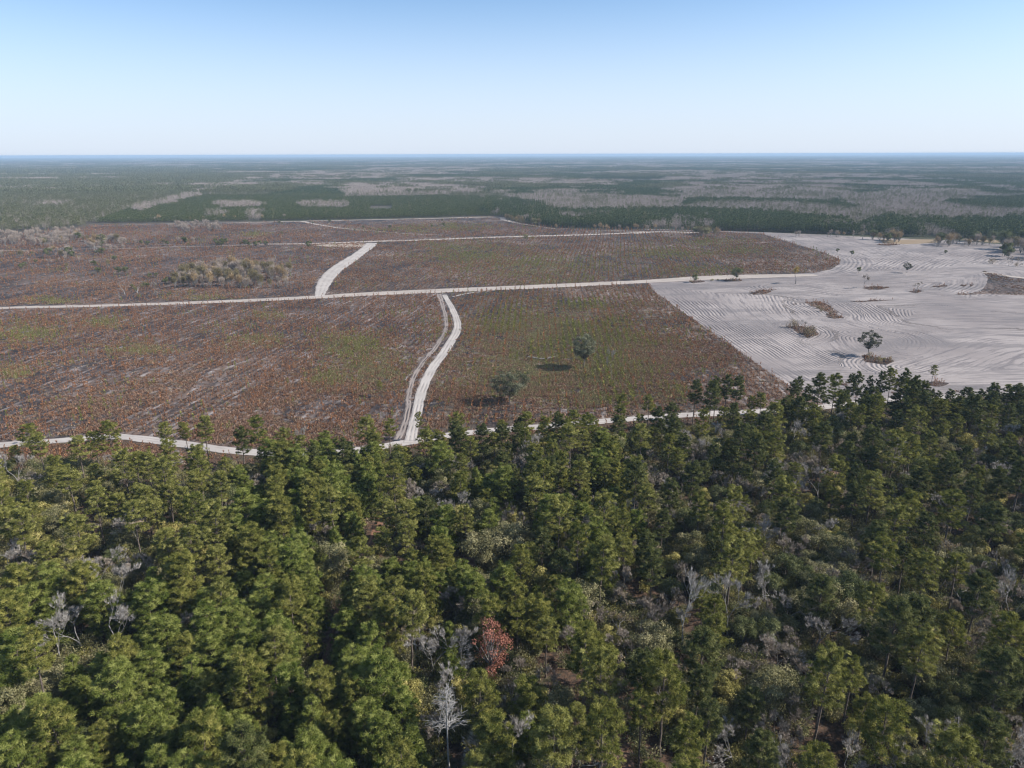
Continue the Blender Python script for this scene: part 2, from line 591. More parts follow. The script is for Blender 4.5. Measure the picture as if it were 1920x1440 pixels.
fur = mth(nt, 'MULTIPLY', mth(nt, 'POWER', w, 1.4), mth(nt, 'MULTIPLY', am, ramp(nt, noise(nt, p, 0.05, 3), 0.25, 0.55)))
sepn = N(nt, 'ShaderNodeSeparateXYZ')
L(nt, p, sepn.inputs[0])
cmb = N(nt, 'ShaderNodeCombineXYZ')
L(nt, mth(nt, 'MULTIPLY', wv, 1.1), cmb.inputs[0])
L(nt, mth(nt, 'MULTIPLY', sepn.outputs[0], 0.03), cmb.inputs[1])
L(nt, mth(nt, 'MULTIPLY', sepn.outputs[1], 0.03), cmb.inputs[2])
fine = noise(nt, cmb.outputs[0], 1.0, 4, 0.6)
base = mixc(nt, ramp(nt, noise(nt, p, 0.012, 4), 0.38, 0.64), (0.258, 0.221, 0.208), (0.368, 0.318, 0.295))
base = mixc(nt, mth(nt, 'MULTIPLY', ramp(nt, fine, 0.47, 0.66), 0.85), base, (0.165, 0.145, 0.145))
base = mixc(nt, mth(nt, 'MULTIPLY', ramp(nt, noise(nt, pos(nt, -0.1, (0.35, 1, 1)), 0.03, 4, 0.65), 0.50, 0.62), 0.7), base, (0.18, 0.16, 0.157))
base = mixc(nt, mth(nt, 'MULTIPLY', ramp(nt, noise(nt, p, 0.9, 3), 0.45, 0.75), 0.3), base, (0.26, 0.235, 0.225))
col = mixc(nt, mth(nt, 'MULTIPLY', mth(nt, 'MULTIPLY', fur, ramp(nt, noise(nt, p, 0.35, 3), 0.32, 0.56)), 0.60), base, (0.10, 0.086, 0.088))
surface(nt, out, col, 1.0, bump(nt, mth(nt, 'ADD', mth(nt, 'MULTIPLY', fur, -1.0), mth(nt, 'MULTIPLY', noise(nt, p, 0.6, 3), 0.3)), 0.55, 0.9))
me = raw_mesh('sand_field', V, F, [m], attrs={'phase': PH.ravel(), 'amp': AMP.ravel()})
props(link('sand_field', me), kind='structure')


def burnt_mat(name, rot, light=0.5, dark=(0.030, 0.026, 0.028), mid=(0.105, 0.080, 0.072), pale=(0.34, 0.295, 0.275)):
    m, nt, out = new_mat(name)
    p = pos(nt)
    s1 = noise(nt, pos(nt, rot, (1, 0.16, 1)), 0.24, 4, 0.6)       # streaks along the planted rows
    s2 = noise(nt, pos(nt, rot, (1, 0.30, 1)), 0.075, 4, 0.6)
    big = noise(nt, p, 0.009, 4)
    fine = noise(nt, p, 0.9, 3)
    c = mixc(nt, ramp(nt, s2, 0.36, 0.62), dark, mid)
    c = mixc(nt, ramp(nt, big, 0.42, 0.62), c, mixc(nt, 0.55, c, (0.20, 0.125, 0.085)))
    f = mth(nt, 'MULTIPLY', ramp(nt, s1, 0.50, 0.70), ramp(nt, mth(nt, 'ADD', big, mth(nt, 'MULTIPLY', s2, 0.5)), 0.80 - light * 0.3, 0.95 - light * 0.3))
    c = mixc(nt, f, c, pale)
    c = mixc(nt, mth(nt, 'MULTIPLY', ramp(nt, fine, 0.5, 0.75), 0.5), c, mixc(nt, 0.5, c, pale))
    sp = N(nt, 'ShaderNodeSeparateXYZ')
    L(nt, pos(nt, rot, (1, 1.0001, 1)), sp.inputs[0])
    row = mth(nt, 'SINE', mth(nt, 'MULTIPLY', mth(nt, 'ADD', sp.outputs[0], mth(nt, 'MULTIPLY', noise(nt, p, 0.03, 2), 5.0)), 2 * math.pi / 4.3))
    rm = mth(nt, 'MULTIPLY', ramp(nt, row, 0.1, 0.9), ramp(nt, s2, 0.62, 0.42))
    c = mixc(nt, mth(nt, 'MULTIPLY', rm, 0.75), c, dark)
    mot = noise(nt, pos(nt, rot, (1, 0.55, 1)), 0.33, 5, 0.7)
    c = mixc(nt, mth(nt, 'MULTIPLY', ramp(nt, mot, 0.50, 0.60), 0.75), c, dark)
    c = mixc(nt, mth(nt, 'MULTIPLY', ramp(nt, mot, 0.44, 0.37), 0.65), c, mixc(nt, 0.65, mid, pale))
    surface(nt, out, c, 1.0, bump(nt, fine, 0.15))
    return m


sheet('burnt_field', ragged(G_FIELD, 5, 1.1, 9), 0.06, burnt_mat('burnt_soil_rear', ROW_D, 0.3))
_mr = [q for q in MAIN_ROAD]
_wr = [q for q in WHITE_ROAD if q[1] < 832]
sheet('burnt_field', gpoly([(-420, 602)] + _mr[:8] + _wr[::-1] + [(768, 832), (660, 850), (560, 856), (400, 845), (300, 830), (220, 823), (60, 835), (-420, 850)]), 0.10, burnt_mat('burnt_soil', ROW_A, 0.75))
sheet('burnt_field', gpoly([(838, 553)] + _mr[8:10] + [(1215, 534), (1222, 543), (1290, 592), (1380, 655), (1440, 697), (1482, 724), (1530, 763), (1280, 783), (1030, 803), (850, 819), (770, 832)] + _wr), 0.10, burnt_mat('burnt_soil_centre', ROW_B, 0.25, mid=(0.105, 0.078, 0.055)))
sheet('burnt_field', gpoly([(620, 553), (606, 548), (618, 520), (630, 508), (652, 492), (674, 477), (690, 464), (697, 456), (800, 450), (1000, 443), (1240, 435), (1330, 437), (1425, 439)] + FIELD_C_EDGE[::-1][1:] + [(1330, 522), (1130, 533), (860, 545)]), 0.10, burnt_mat('burnt_soil_strip', ROW_C, 0.2, mid=(0.105, 0.075, 0.055)))
sheet('burnt_field', ragged(G_RIGHT, 5, 1.4, 19), 0.06, burnt_mat('burnt_soil_dark', ROW_B, 0.1))
M_ISL = burnt_mat('scrub_soil', 0.3, 0.1, mid=(0.12, 0.08, 0.06))
for q in G_ISL:
    sheet('scrub_patch_ground', ragged(q, 1.8, 2.4, 29), 0.12, M_ISL)
# dry grass strip behind the sand field
m, nt, out = new_mat('dry_grass_soil')
c = mixc(nt, noise(nt, pos(nt), 0.08, 3), (0.22, 0.16, 0.10), (0.32, 0.24, 0.16))
surface(nt, out, c, 1.0)
sheet('dry_grass_strip', ragged(gpoly([(1650, 449), (1760, 449), (1762, 455), (1700, 458), (1655, 456)]), 8, 2, 4), 0.07, m)
sheet('dry_grass_strip', ragged(gpoly([(1800, 449), (1920, 451), (2000, 456), (1860, 455)]), 8, 2, 4), 0.07, m)


def road_mat(name, col, dark, lanes, contrast=0.6):
    m, nt, out = new_mat(name)
    v, u = attr(nt, 'across'), attr(nt, 'along')
    p = pos(nt)
    n = noise(nt, p, 0.25, 3)
    w = mth(nt, 'MULTIPLY_ADD', mth(nt, 'COSINE', mth(nt, 'MULTIPLY', mth(nt, 'ADD', v, mth(nt, 'MULTIPLY', n, 0.06)), 2 * math.pi * lanes)), 0.5, 0.5)
    brk = ramp(nt, noise(nt, p, 0.11, 4), 0.38, 0.60)
    f = mth(nt, 'MULTIPLY', mth(nt, 'POWER', w, 1.5), mth(nt, 'MULTIPLY', brk, contrast))
    c = mixc(nt, ramp(nt, noise(nt, p, 0.05, 3), 0.4, 0.62), col, tuple(x * 0.86 for x in col))
    c = mixc(nt, f, c, dark)
    edge = ramp(nt, mth(nt, 'ADD', mth(nt, 'ABSOLUTE', mth(nt, 'SUBTRACT', v, 0.5)), mth(nt, 'MULTIPLY', noise(nt, p, 0.5, 3), 0.14)), 0.49, 0.60)
    c = mixc(nt, edge, c, (0.15, 0.115, 0.10))
    surface(nt, out, c, 1.0, bump(nt, mth(nt, 'MULTIPLY', f, -1), 0.3))
    return m


M_ROAD = road_mat('pale_sand_road', (0.44, 0.375, 0.325), (0.32, 0.26, 0.22), 2, 0.5)
M_WHITE_ROAD = road_mat('white_sand_track', (0.475, 0.425, 0.385), (0.29, 0.24, 0.21), 3, 0.45)
M_SIDE = road_mat('worn_sand_track', (0.30, 0.25, 0.22), (0.125, 0.095, 0.085), 2, 0.9)


def road(name, P, W, z, m, seed=0, rag=2.2):
    W = np.broadcast_to(np.asarray(W, float), (len(P),))
    Q = catmull(np.column_stack([P, W]), 5)
    c, w = Q[:, :2], np.maximum(Q[:, 2], 0.5)
    d = np.gradient(c, axis=0)
    d /= np.linalg.norm(d, axis=1)[:, None]
    nrm = np.stack([-d[:, 1], d[:, 0]], 1)
    K = 7
    t = np.linspace(0, 1, K)
    jl = (fnoise(c[:, 0], c[:, 1], 8, seed) - 0.5) * rag
    jr = (fnoise(c[:, 0], c[:, 1], 8, seed + 3) - 0.5) * rag
    off = (-w / 2 + jl)[:, None] * (1 - t) + (w / 2 + jr)[:, None] * t
    XY = c[:, None, :] + nrm[:, None, :] * off[..., None]
    V = np.concatenate([XY, np.full(XY.shape[:2] + (1,), z)], -1).reshape(-1, 3)
    n = len(c)
    i = (np.arange(n - 1)[:, None] * K + np.arange(K - 1)[None]).ravel()
    F = np.stack([i, i + K, i + K + 1, i + 1], 1)[:, ::-1]
    al = np.concatenate([[0], np.cumsum(np.hypot(*np.diff(c, axis=0).T))])
    me = raw_mesh(name, V, F, [m], attrs={'across': np.tile(t, n), 'along': np.repeat(al, K)})
    if me.polygons[0].normal.z < 0:
        me.flip_normals()
    return props(link(name, me), kind='structure')


road('dirt_road', G_NEAR_ROAD, 6.6, 0.18, M_WHITE_ROAD, 1)
road('dirt_road', G_MAIN, [10, 10, 10, 12, 13, 15, 18, 20, 20, 18, 18, 24, 22, 12], 0.21, M_ROAD, 2)
road('sand_track', G_WHITE, [7, 5.0, 5.2, 5.6, 6.0, 6.4, 6.2, 5.2, 4.8, 4.6], 0.24, M_WHITE_ROAD, 3, 1.0)
road('sand_track', G_SIDE, [3.5, 3, 2.8, 3, 3, 3.4, 3.4, 3, 3, 3.4, 6], 0.15, M_SIDE, 4, 1.2)
road('sand_track', G_UPPER, [9, 12, 15, 17, 18, 15, 17, 16], 0.24, M_WHITE_ROAD, 5)
road('dirt_road', G_BACK[:7], [6, 6, 4, 4, 4, 5, 7], 0.25, road_mat('faint_sand_road', (0.34, 0.28, 0.24), (0.17, 0.13, 0.115), 2, 0.8), 6)
road('dirt_road', G_BACK[6:], [8, 13, 14, 15, 16, 16, 15, 13, 14, 10], 0.27, M_ROAD, 6)
road('dirt_road', gpoly([(590, 460), (625, 460), (660, 460), (685, 461)]), [8, 34, 48, 30], 0.17, road_mat('tan_sand', (0.42, 0.345, 0.28), (0.33, 0.26, 0.2), 2, 0.3), 6)
road('dirt_road', G_EDGE, [3, 4, 6, 9, 10, 10, 12, 12, 12], 0.18, M_ROAD, 7)
road('sand_track', G_DIAG, [11, 8, 5, 3.5, 3.5, 3], 0.15, M_ROAD, 8)
road('dirt_road', gpoly([(1080, 434), (1140, 433), (1200, 434), (1215, 436), (1190, 438)]), [4, 8, 9, 9, 8], 0.15, M_ROAD, 9)
road('dirt_road', gpoly([(968, 418), (1000, 423), (1040, 429)]), [8, 6, 4], 0.15, M_ROAD, 10)
road('sand_track', gpoly([(1845, 511), (1900, 519), (1990, 530)]), [9, 9, 9], 0.15, M_ROAD, 10)
road('sand_track', gpoly([(848, 557), (880, 550), (920, 546)]), [3, 3, 2], 0.30, M_WHITE_ROAD, 12)
road('sand_track', gpoly([(60, 447), (80, 443), (105, 437)]), [5, 5, 3], 0.15, M_ROAD, 11)

M_CLAY, nt, out = new_mat('clay_clearing')
c = mixc(nt, ramp(nt, noise(nt, pos(nt), 0.7, 3), 0.4, 0.65), (0.16, 0.095, 0.065), (0.27, 0.18, 0.135))
surface(nt, out, c, 1.0)
M_SANDY, nt, out = new_mat('sandy_clearing')
c = mixc(nt, ramp(nt, noise(nt, pos(nt), 0.5, 3), 0.4, 0.65), (0.40, 0.33, 0.26), (0.24, 0.18, 0.12))
surface(nt, out, c, 1.0)
for k, (px, py, rx, ry, key) in enumerate(CLEARINGS):
    cx, cy = gp(px, py)
    a = np.linspace(0, 2 * math.pi, 24, endpoint=False)
    sheet('clearing', ragged(np.stack([cx + rx * np.cos(a), cy + ry * np.sin(a)], 1), 2, 1.4, k), 0.13, M_CLAY if key == 'clay' else M_SANDY)
road('forest_trail', G_TRAIL, 2.6, 0.16, road_mat('clay_trail', (0.26, 0.14, 0.09), (0.12, 0.07, 0.05), 2, 0.7), 13)


# ------------------------------------------------------------------ tree models
def limb_pts(p0, d, ln, rng, n=4, up=0.15):
    P = [p0]
    d = d / np.linalg.norm(d)
    for i in range(n - 1):
        d = d + rng.normal(size=3) * 0.12 + np.array([0, 0, up / n])
        d /= np.linalg.norm(d)
        P.append(P[-1] + d * ln / (n - 1))
    return np.array(P)


def pine(seed, h=20, cb=0.52, cr=3.8, per=26, whorl=0.62, top='round', tuft=0.62, miss=0.12):
    """Tall pine: bare trunk, ascending limbs that end in tufts of needles."""
    rng = RS(seed)
    T, Lv = Tubes(), Leaves()
    k = 9
    zz = np.linspace(0, h * 0.985, k)
    bend = rng.normal(size=2) * 0.25
    P = np.stack([bend[0] * (zz / h) ** 2 * 2 + rng.normal(size=k) * 0.06, bend[1] * (zz / h) ** 2 * 2 + rng.normal(size=k) * 0.06, zz], 1)
    r0 = 0.013 * h
    T.add(P, r0 * (1 - 0.86 * zz / h) + 0.02, 7)
    z, az = h * cb, rng.rand() * 6
    while z < h * 0.98:
        t = (z - h * cb) / (h * (1 - cb))
        if top == 'round':
            prof = 0.45 + 0.75 * math.sin(math.pi * min(1, 0.12 + t * 0.86)) if t < 0.97 else 0.3
            prof *= 0.62 + 0.38 * (1 - t)
        elif top == 'dome':
            prof = max(0.22, math.sqrt(max(0.0, 1 - ((t - 0.30) / 0.76) ** 2))) * 1.02
        else:
            prof = 1.08 - 0.90 * t ** 1.15
        for _ in range(rng.randint(2, 4)):
            az += 2.4 + rng.normal() * 0.3
            if rng.rand() < miss * (1.4 - t):
                continue
            ln = cr * prof * rng.uniform(0.65, 1.2)
            el = 0.08 + 0.75 * t + rng.normal() * 0.12
            d = np.array([math.cos(az) * math.cos(el), math.sin(az) * math.cos(el), math.sin(el)])
            p0 = np.array([np.interp(z, zz, P[:, 0]), np.interp(z, zz, P[:, 1]), z])
            q = limb_pts(p0, d, ln, rng, 4, 0.35)
            T.add(q, [0.06 * (1.3 - t), 0.045, 0.03, 0.015], 3)
            tips = [q[-1], q[-2] + rng.normal(size=3) * 0.15]
            if ln > 1.6:
                for sgn in (-1, 1, -1, 1):
                    s = np.cross(d, [0, 0, 1.0]) * sgn
                    base = q[1 + rng.randint(0, 2)]
                    e = base + (d * 0.55 + s * 0.75 + np.array([0, 0, 0.2])) * ln * rng.uniform(0.28, 0.45)
                    T.add(np.array([base, e]), [0.025, 0.01], 3)
                    tips.append(e)
                if ln > 2.6:
                    tips.append((q[1] + q[2]) / 2 + np.array([0, 0, 0.2]))
            for tp in tips:
                n = int(per * rng.uniform(1.0, 2.4))
                o = unit(rng, n)
                o[:, 2] = np.abs(o[:, 2]) * 0.9 - 0.25
                c0 = tp + o * rng.uniform(0.05, 0.62, (n, 1)) * tuft * 0.80 * np.array([1.15, 1.15, 0.65])
                Lv.add(c0, o + d * 0.4 + np.array([0, 0, 0.25]), rng.uniform(0.24, 0.48, n) * tuft / 0.62, rng.uniform(0.07, 0.13, n), rng, np.clip(rng.rand() * 0.8 + rng.rand(n) * 0.3, 0, 1), o + np.array([0, 0, 0.5]) + unit(rng, n) * 0.3)
        z += whorl * rng.uniform(0.7, 1.3)
    # dead stubs under the crown
    for _ in range(6):
        z = h * cb * rng.uniform(0.6, 1.0)
        a = rng.rand() * 6.3
        T.add(np.array([[0, 0, z], [math.cos(a) * 1.1, math.sin(a) * 1.1, z - 0.1]]), [0.03, 0.01], 3)
    return T.get(), Lv.get()


def oak(seed, h=11, r=4.6, lobes=26, per=230, leaf=0.30, flat=0.9, low=0.28, lsz=(0.22, 0.40)):
    """Broad-leaved tree: short trunk that forks, crown of many uneven leafy lobes with gaps."""
    rng = RS(seed)
    T, Lv = Tubes(), Leaves()
    fork = h * 0.28
    T.add(np.array([[0, 0, 0], [0.1, 0.05, fork * 0.5], [0.05, -0.1, fork]]), [0.30, 0.24, 0.2], 6)
    for i in range(lobes):
        for _ in range(20):
            u = unit(rng, 1)[0] * rng.uniform(0.45, 1.0) ** 0.5
            c = np.array([u[0] * r * 0.85, u[1] * r * 0.85, h * (0.5 + low / 2) + u[2] * h * (0.5 - low / 2) * flat * 0.85])
            if c[2] > h * low:
                break
        c[2] *= 1 + rng.normal() * 0.04
        c += rng.normal(size=3) * np.array([0.5, 0.5, 0.2])
        lr = r * rng.uniform(*lsz)
        q = limb_pts(np.array([0.05, -0.1, fork]), c - np.array([0, 0, fork]), np.linalg.norm(c - np.array([0, 0, fork])) * 0.95, rng, 4, 0.1)
        T.add(q, [0.13, 0.09, 0.055, 0.02], 4)
        n = int(per * (lr / (r * 0.31)) ** 2 * rng.uniform(0.7, 1.2))
        o = unit(rng, n)
        flip = (o[:, 2] < -0.2) & (rng.rand(n) < 0.7)
        o[flip, 2] *= -1
        rad = lr * rng.uniform(0.55, 1.08, (n, 1)) ** 0.7
        nz = 1 + 0.35 * np.sin(o[:, :1] * 5 + i) * np.cos(o[:, 1:2] * 6 - i)
        c0 = c + o * rad * nz * np.array([1, 1, 0.78])
        Lv.add(c0, o * 0.5 + unit(rng, n), leaf * rng.uniform(0.7, 1.4, n), leaf * rng.uniform(0.6, 1.1, n), rng, np.clip(rng.rand() * 0.7 + rng.rand(n) * 0.4, 0, 1), o + np.array([0, 0, 0.3]))
    return T.get(), Lv.get()


def bare(seed, h=13, spread=0.55, depth=5, fork=0.25, leafs=0, kids=3, rb=0.20, twig=0.028, lsize=0.3, fine=0):
    """Leafless tree: trunk dividing again and again into fine twigs, some leaves if asked."""
    rng = RS(seed)
    T, Lv = Tubes(), Leaves()
    tips = []

    def grow(p, d, ln, rad, dep):
        q = limb_pts(p, d, ln, rng, 4, 0.25)
        T.add(q, np.linspace(rad, max(rad * 0.62, twig), 4), 5 if dep > 3 else 3)
        if dep == 0:
            tips.append(q[-1])
            return
        if dep <= 2:
            tips.append(q[2])
        nk = 2 if dep > 3 else (kids if dep > 1 else kids + 1)
        for i in range(nk):
            a = rng.rand() * 6.28
            e = (q[-1] - q[-2]) / np.linalg.norm(q[-1] - q[-2])
            s = unit(rng, 1)[0]
            s -= e * (s @ e)
            s /= np.linalg.norm(s) + 1e-6
            d2 = e + s * spread * rng.uniform(0.6, 1.6)
            grow(q[rng.randint(2, 4)] if i else q[-1], d2, ln * rng.uniform(0.55, 0.85), max(rad * 0.56, twig), dep - 1)

    grow(np.zeros(3), np.array([rng.normal() * 0.05, rng.normal() * 0.05, 1.0]), h * fork, rb, depth)
    V, F, t = T.get()
    s = h / V[:, 2].max()
    T.V = [V * np.array([s, s, s])]
    T.F, T.T = [F], [t]
    if fine:
        tp = np.array(tips) * s
        C = np.repeat(tp, fine, 0)
        up = np.repeat((tp - np.array([0, 0, h * 0.35])) / h * 2.2, fine, 0)
        D = up + unit(rng, len(C)) * 0.8 + np.array([0, 0, 0.5])
        Lv.add(C, D, h * 0.055 * rng.uniform(0.5, 1.5, len(C)), 0.035 * rng.uniform(0.6, 1.3, len(C)), rng, np.repeat(rng.rand(len(tp)), fine))
        return T.get(), Lv.get()
    if leafs:
        tp = np.array(tips) * s
        sel = tp[rng.rand(len(tp)) < 0.75]
        C = np.repeat(sel, leafs, 0) + rng.normal(size=(len(sel) * leafs, 3)) * 0.28
        Lv.add(C, unit(rng, len(C)), lsize * rng.uniform(0.6, 1.3, len(C)), lsize * 0.7, rng, np.repeat(rng.rand(len(sel)), leafs))
        return T.get(), Lv.get()
    return T.get(), None


def snag(seed, h=22):
    """Dead pine: straight pale trunk with leafless twisting limbs near the top."""
    rng = RS(seed)
    T = Tubes()
    zz = np.linspace(0, h, 9)
    T.add(np.stack([np.sin(zz * 0.2) * 0.15, zz * 0.01, zz], 1), 0.24 * (1 - 0.8 * zz / h) + 0.02, 7)
    for i in range(46):
        z = h * rng.uniform(0.56, 0.99)
        a = rng.rand() * 6.28
        t = z / h
        ln = (1.1 - t) * 7 + 1.0
        d = np.array([math.cos(a), math.sin(a), rng.uniform(-0.1, 0.7)])
        q = limb_pts(np.array([0, 0, z]), d, ln * rng.uniform(0.5, 1), rng, 5, 0.3)
        T.add(q, [0.075, 0.06, 0.045, 0.035, 0.025], 3)
        for _ in range(7):
            b = q[rng.randint(1, 5)]
            T.add(limb_pts(b, d + unit(rng, 1)[0] * 0.9, ln * 0.35, rng, 3), [0.035, 0.028, 0.02], 3)
    return T.get(), None


def forked_stump(seed, h=7, arms=2, lean=0.5):
    rng = RS(seed)
    T = Tubes()
    T.add(np.array([[0, 0, 0], [0.05, 0, h * 0.3]]), [0.4, 0.32], 6)
    for i in range(arms):
        sgn = -1 if i % 2 else 1
        q = limb_pts(np.array([0, 0, h * 0.28]), np.array([sgn * lean * rng.uniform(0.7, 1.3), rng.normal() * 0.2, 1]), h * rng.uniform(0.6, 0.8), rng, 5, 0.1)
        T.add(q, [0.27, 0.22, 0.17, 0.12, 0.06], 5)
        for _ in range(3):
            T.add(limb_pts(q[rng.randint(2, 5)], q[-1] - q[0] + unit(rng, 1)[0] * h * 0.5, h * 0.2, rng, 3), [0.07, 0.05, 0.03], 3)
    return T.get(), None


def shrub(seed, h=2.2, r=1.4, n=500, leaf=0.22):
    rng = RS(seed)
    T, Lv = Tubes(), Leaves()
    for i in range(7):
        a = rng.rand() * 6.28
        q = limb_pts(np.zeros(3), np.array([math.cos(a) * 0.6, math.sin(a) * 0.6, 1]), h * rng.uniform(0.6, 0.95), rng, 4)
        T.add(q, [0.05, 0.04, 0.03, 0.015], 3)
    k = 9
    cs = unit(rng, k) * np.array([r * 0.6, r * 0.6, h * 0.25]) + np.array([0, 0, h * 0.55])
    for c in cs:
        o = unit(rng, n // k)
        Lv.add(c + o * rng.uniform(0.3, 1, (n // k, 1)) * r * 0.48, o + unit(rng, n // k) * 0.8, leaf * rng.uniform(0.7, 1.4, n // k), leaf * 0.6, rng, np.clip(rng.rand() * 0.5 + rng.rand(n // k) * 0.5, 0, 1))
    return T.get(), Lv.get()


def sapling(seed, h=2.2, n=34, w=0.55):
    """Knee- to head-high planted pine: a spindle of needles round a thin stem."""
    rng = RS(seed)
    T, Lv = Tubes(), Leaves()
    T.add(np.array([[0, 0, 0], [rng.normal() * 0.05, rng.normal() * 0.05, h * 0.95]]), [0.05, 0.02], 3)
    z = h * rng.uniform(0.12, 1.0, n)
    a = rng.rand(n) * 6.28
    rr = w * (1.05 - z / h) * rng.uniform(0.3, 1.0, n)
    C = np.stack([np.cos(a) * rr * 0.6, np.sin(a) * rr * 0.6, z], 1)
    D = np.stack([np.cos(a), np.sin(a), np.full(n, 0.9)], 1)
    Lv.add(C, D, rng.uniform(0.35, 0.65, n), rng.uniform(0.16, 0.3, n), rng, rng.rand(n))
    return T.get(), Lv.get()


def tuft_plant(seed, n=16, h=0.7, r=0.7):
    rng = RS(seed)
    Lv = Leaves()
    a = rng.rand(n) * 6.28
    C = np.stack([np.cos(a) * r * rng.rand(n), np.sin(a) * r * rng.rand(n), np.zeros(n)], 1)
    Lv.add(C, np.stack([rng.normal(size=n) * 0.5, rng.normal(size=n) * 0.5, np.ones(n)], 1), h * rng.uniform(0.5, 1.2, n), 0.22, rng, rng.rand(n))
    return None, Lv.get()


def far_pine(seed, h=11, r=2.2, n=90):
    rng = RS(seed)
    Lv = Leaves()
    t = rng.rand(n)
    z = h * (0.18 + 0.8 * t)
    rr = r * (1.0 - 0.8 * t ** 1.3) * rng.uniform(0.5, 1.05, n)
    a = rng.rand(n) * 6.28
    C = np.stack([np.cos(a) * rr, np.sin(a) * rr, z], 1)
    Lv.add(C, np.stack([np.cos(a), np.sin(a), rng.uniform(0.1, 1.4, n)], 1), rng.uniform(0.8, 1.5, n), rng.uniform(0.5, 1.0, n), rng, np.clip(rng.rand(n) * 0.9, 0, 1))
    T = Tubes()
    T.add(np.array([[0, 0, 0], [0, 0, h * 0.7]]), [0.15, 0.08], 3)
    return T.get(), Lv.get()


def far_hardwood(seed, h=13, r=3.4, n=150):
    """Leafless far tree: a few stems and a haze of fine upright twigs."""
    rng = RS(seed)
    T, Lv = Tubes(), Leaves()
    for i in range(4):
        a = rng.rand() * 6.28
        T.add(np.array([[0, 0, 0], [math.cos(a) * r * 0.5, math.sin(a) * r * 0.5, h * 0.75]]), [0.18, 0.06], 3)
    u = unit(rng, n) * rng.uniform(0.3, 1, (n, 1)) ** 0.5
    C = u * np.array([r, r, h * 0.32]) + np.array([0, 0, h * 0.6])
    Lv.add(C, u * 0.8 + np.array([0, 0, 1.2]) + rng.normal(size=(n, 3)) * 0.3, rng.uniform(1.0, 2.2, n), rng.uniform(0.08, 0.20, n), rng, rng.rand(n))
    return T.get(), Lv.get()


def joined(name, parts, mats):
    Vs, Fs, Ts, Ms, n = [], [], [], [], 0
    for k, pt in enumerate(parts):
        if pt is None:
            continue
        V, F, t = pt
        Vs.append(V)
        Fs.append(F + n)
        Ts.append(t)
        Ms.append(np.full(len(F), k))
        n += len(V)
    me = raw_mesh(name, np.vstack(Vs), np.vstack(Fs), mats, np.concatenate(Ms), attrs={'tint': np.concatenate(Ts)})
    return me


class Kind:
    """A tree model: trunk mesh and crown mesh for countable trees, both in one mesh for masses."""
    all = {}

    def __init__(s, key, name, shape, wood, leafm, h, desc):
        s.key, s.name, s.h, s.desc = key, name, h, desc
        (T, Lv) = shape
        s.trunk = raw_mesh(name + '_trunk', T[0], T[1], [wood], smooth_=True, attrs={'tint': T[2]})
        s.crown = raw_mesh(name + '_crown', Lv[0], Lv[1], [leafm], attrs={'tint': Lv[2]}) if Lv is not None else None
        s.joint = joined(name, (T, Lv), [wood, leafm or wood])
        Kind.all[key] = s


TALL = 'pine_tree'
Kind('p0', TALL, pine(1, 22, 0.56, 4.2, 38, 0.58, 'round', 0.85, 0.08), M_BARK, M_PINE_OLIVE, 22, 'yellow-green tall pine')
Kind('p1', TALL, pine(2, 20, 0.48, 4.2, 40, 0.60, 'dome', 0.90, 0.08), M_BARK, M_PINE_MID, 20, 'green full-crowned pine')
Kind('p2', TALL, pine(3, 22, 0.60, 4.0, 38, 0.58, 'round', 0.85, 0.1), M_BARK, M_PINE_MID, 22, 'tall green pine')
Kind('p3', TALL, pine(4, 21, 0.52, 4.8, 38, 0.66, 'dome', 0.90, 0.1), M_BARK, M_PINE_OLIVE, 21, 'broad olive-green pine')
Kind('p4', TALL, pine(5, 21, 0.48, 4.0, 40, 0.60, 'dome', 0.90, 0.08), M_BARK, M_PINE_DARK, 21, 'dark green pine')
Kind('p5', TALL, pine(6, 23, 0.55, 3.7, 40, 0.56, 'round', 0.85, 0.1), M_BARK, M_PINE_DARK, 23, 'slender dark high-crowned pine')
Kind('p6', TALL, pine(7, 17, 0.48, 3.8, 36, 0.58, 'round', 0.80, 0.1), M_BARK, M_PINE_OLIVE, 17, 'small yellow-green pine')
Kind('y0', TALL, pine(11, 14, 0.08, 4.0, 40, 0.52, 'cone', 0.92, 0.03), M_BARK, M_PINE_YOUNG, 14, 'bushy bright green pine')
Kind('y1', TALL, pine(12, 16, 0.12, 4.7, 42, 0.58, 'dome', 1.0, 0.03), M_BARK, M_PINE_YOUNG, 16, 'rounded bushy green pine')
Kind('y2', TALL, pine(13, 12, 0.08, 3.8, 42, 0.50, 'dome', 0.92, 0.03), M_BARK, M_PINE_YOUNG, 12, 'short bushy young pine')
Kind('y3', TALL, pine(14, 17, 0.18, 4.6, 40, 0.58, 'dome', 1.0, 0.05), M_BARK, M_PINE_MID, 17, 'tall bushy dark-green pine')
Kind('o0', 'oak_tree', oak(21, 12, 5.6, 36, 240, 0.32), M_OAKBARK, M_OAK_GREY, 12, 'grey-green leafy oak')
Kind('o1', 'oak_tree', oak(22, 10, 4.7, 28, 230, 0.32), M_OAKBARK, M_OAK_OLIVE, 10, 'olive-yellow leafy oak')
Kind('o2', 'oak_tree', oak(23, 13, 5.2, 32, 240, 0.32, flat=1.0), M_OAKBARK, M_OAK_DARK, 13, 'dark-leaved evergreen oak')
Kind('o3', 'oak_tree', oak(24, 9, 3.8, 22, 220, 0.30), M_OAKBARK, M_OAK_OLIVE, 9, 'small olive-leaved oak')
Kind('o4', 'oak_tree', oak(25, 14, 4.8, 30, 230, 0.32, flat=1.0, low=0.2), M_OAKBARK, M_OAK_GREY, 14, 'tall grey-green oak')
Kind('h0', 'deciduous_tree', bare(31, 11, 0.6, 6, 0.22, 3, twig=0.022, lsize=0.3), M_GREYBARK, M_TAN, 11, 'thin tan-leaved tree')
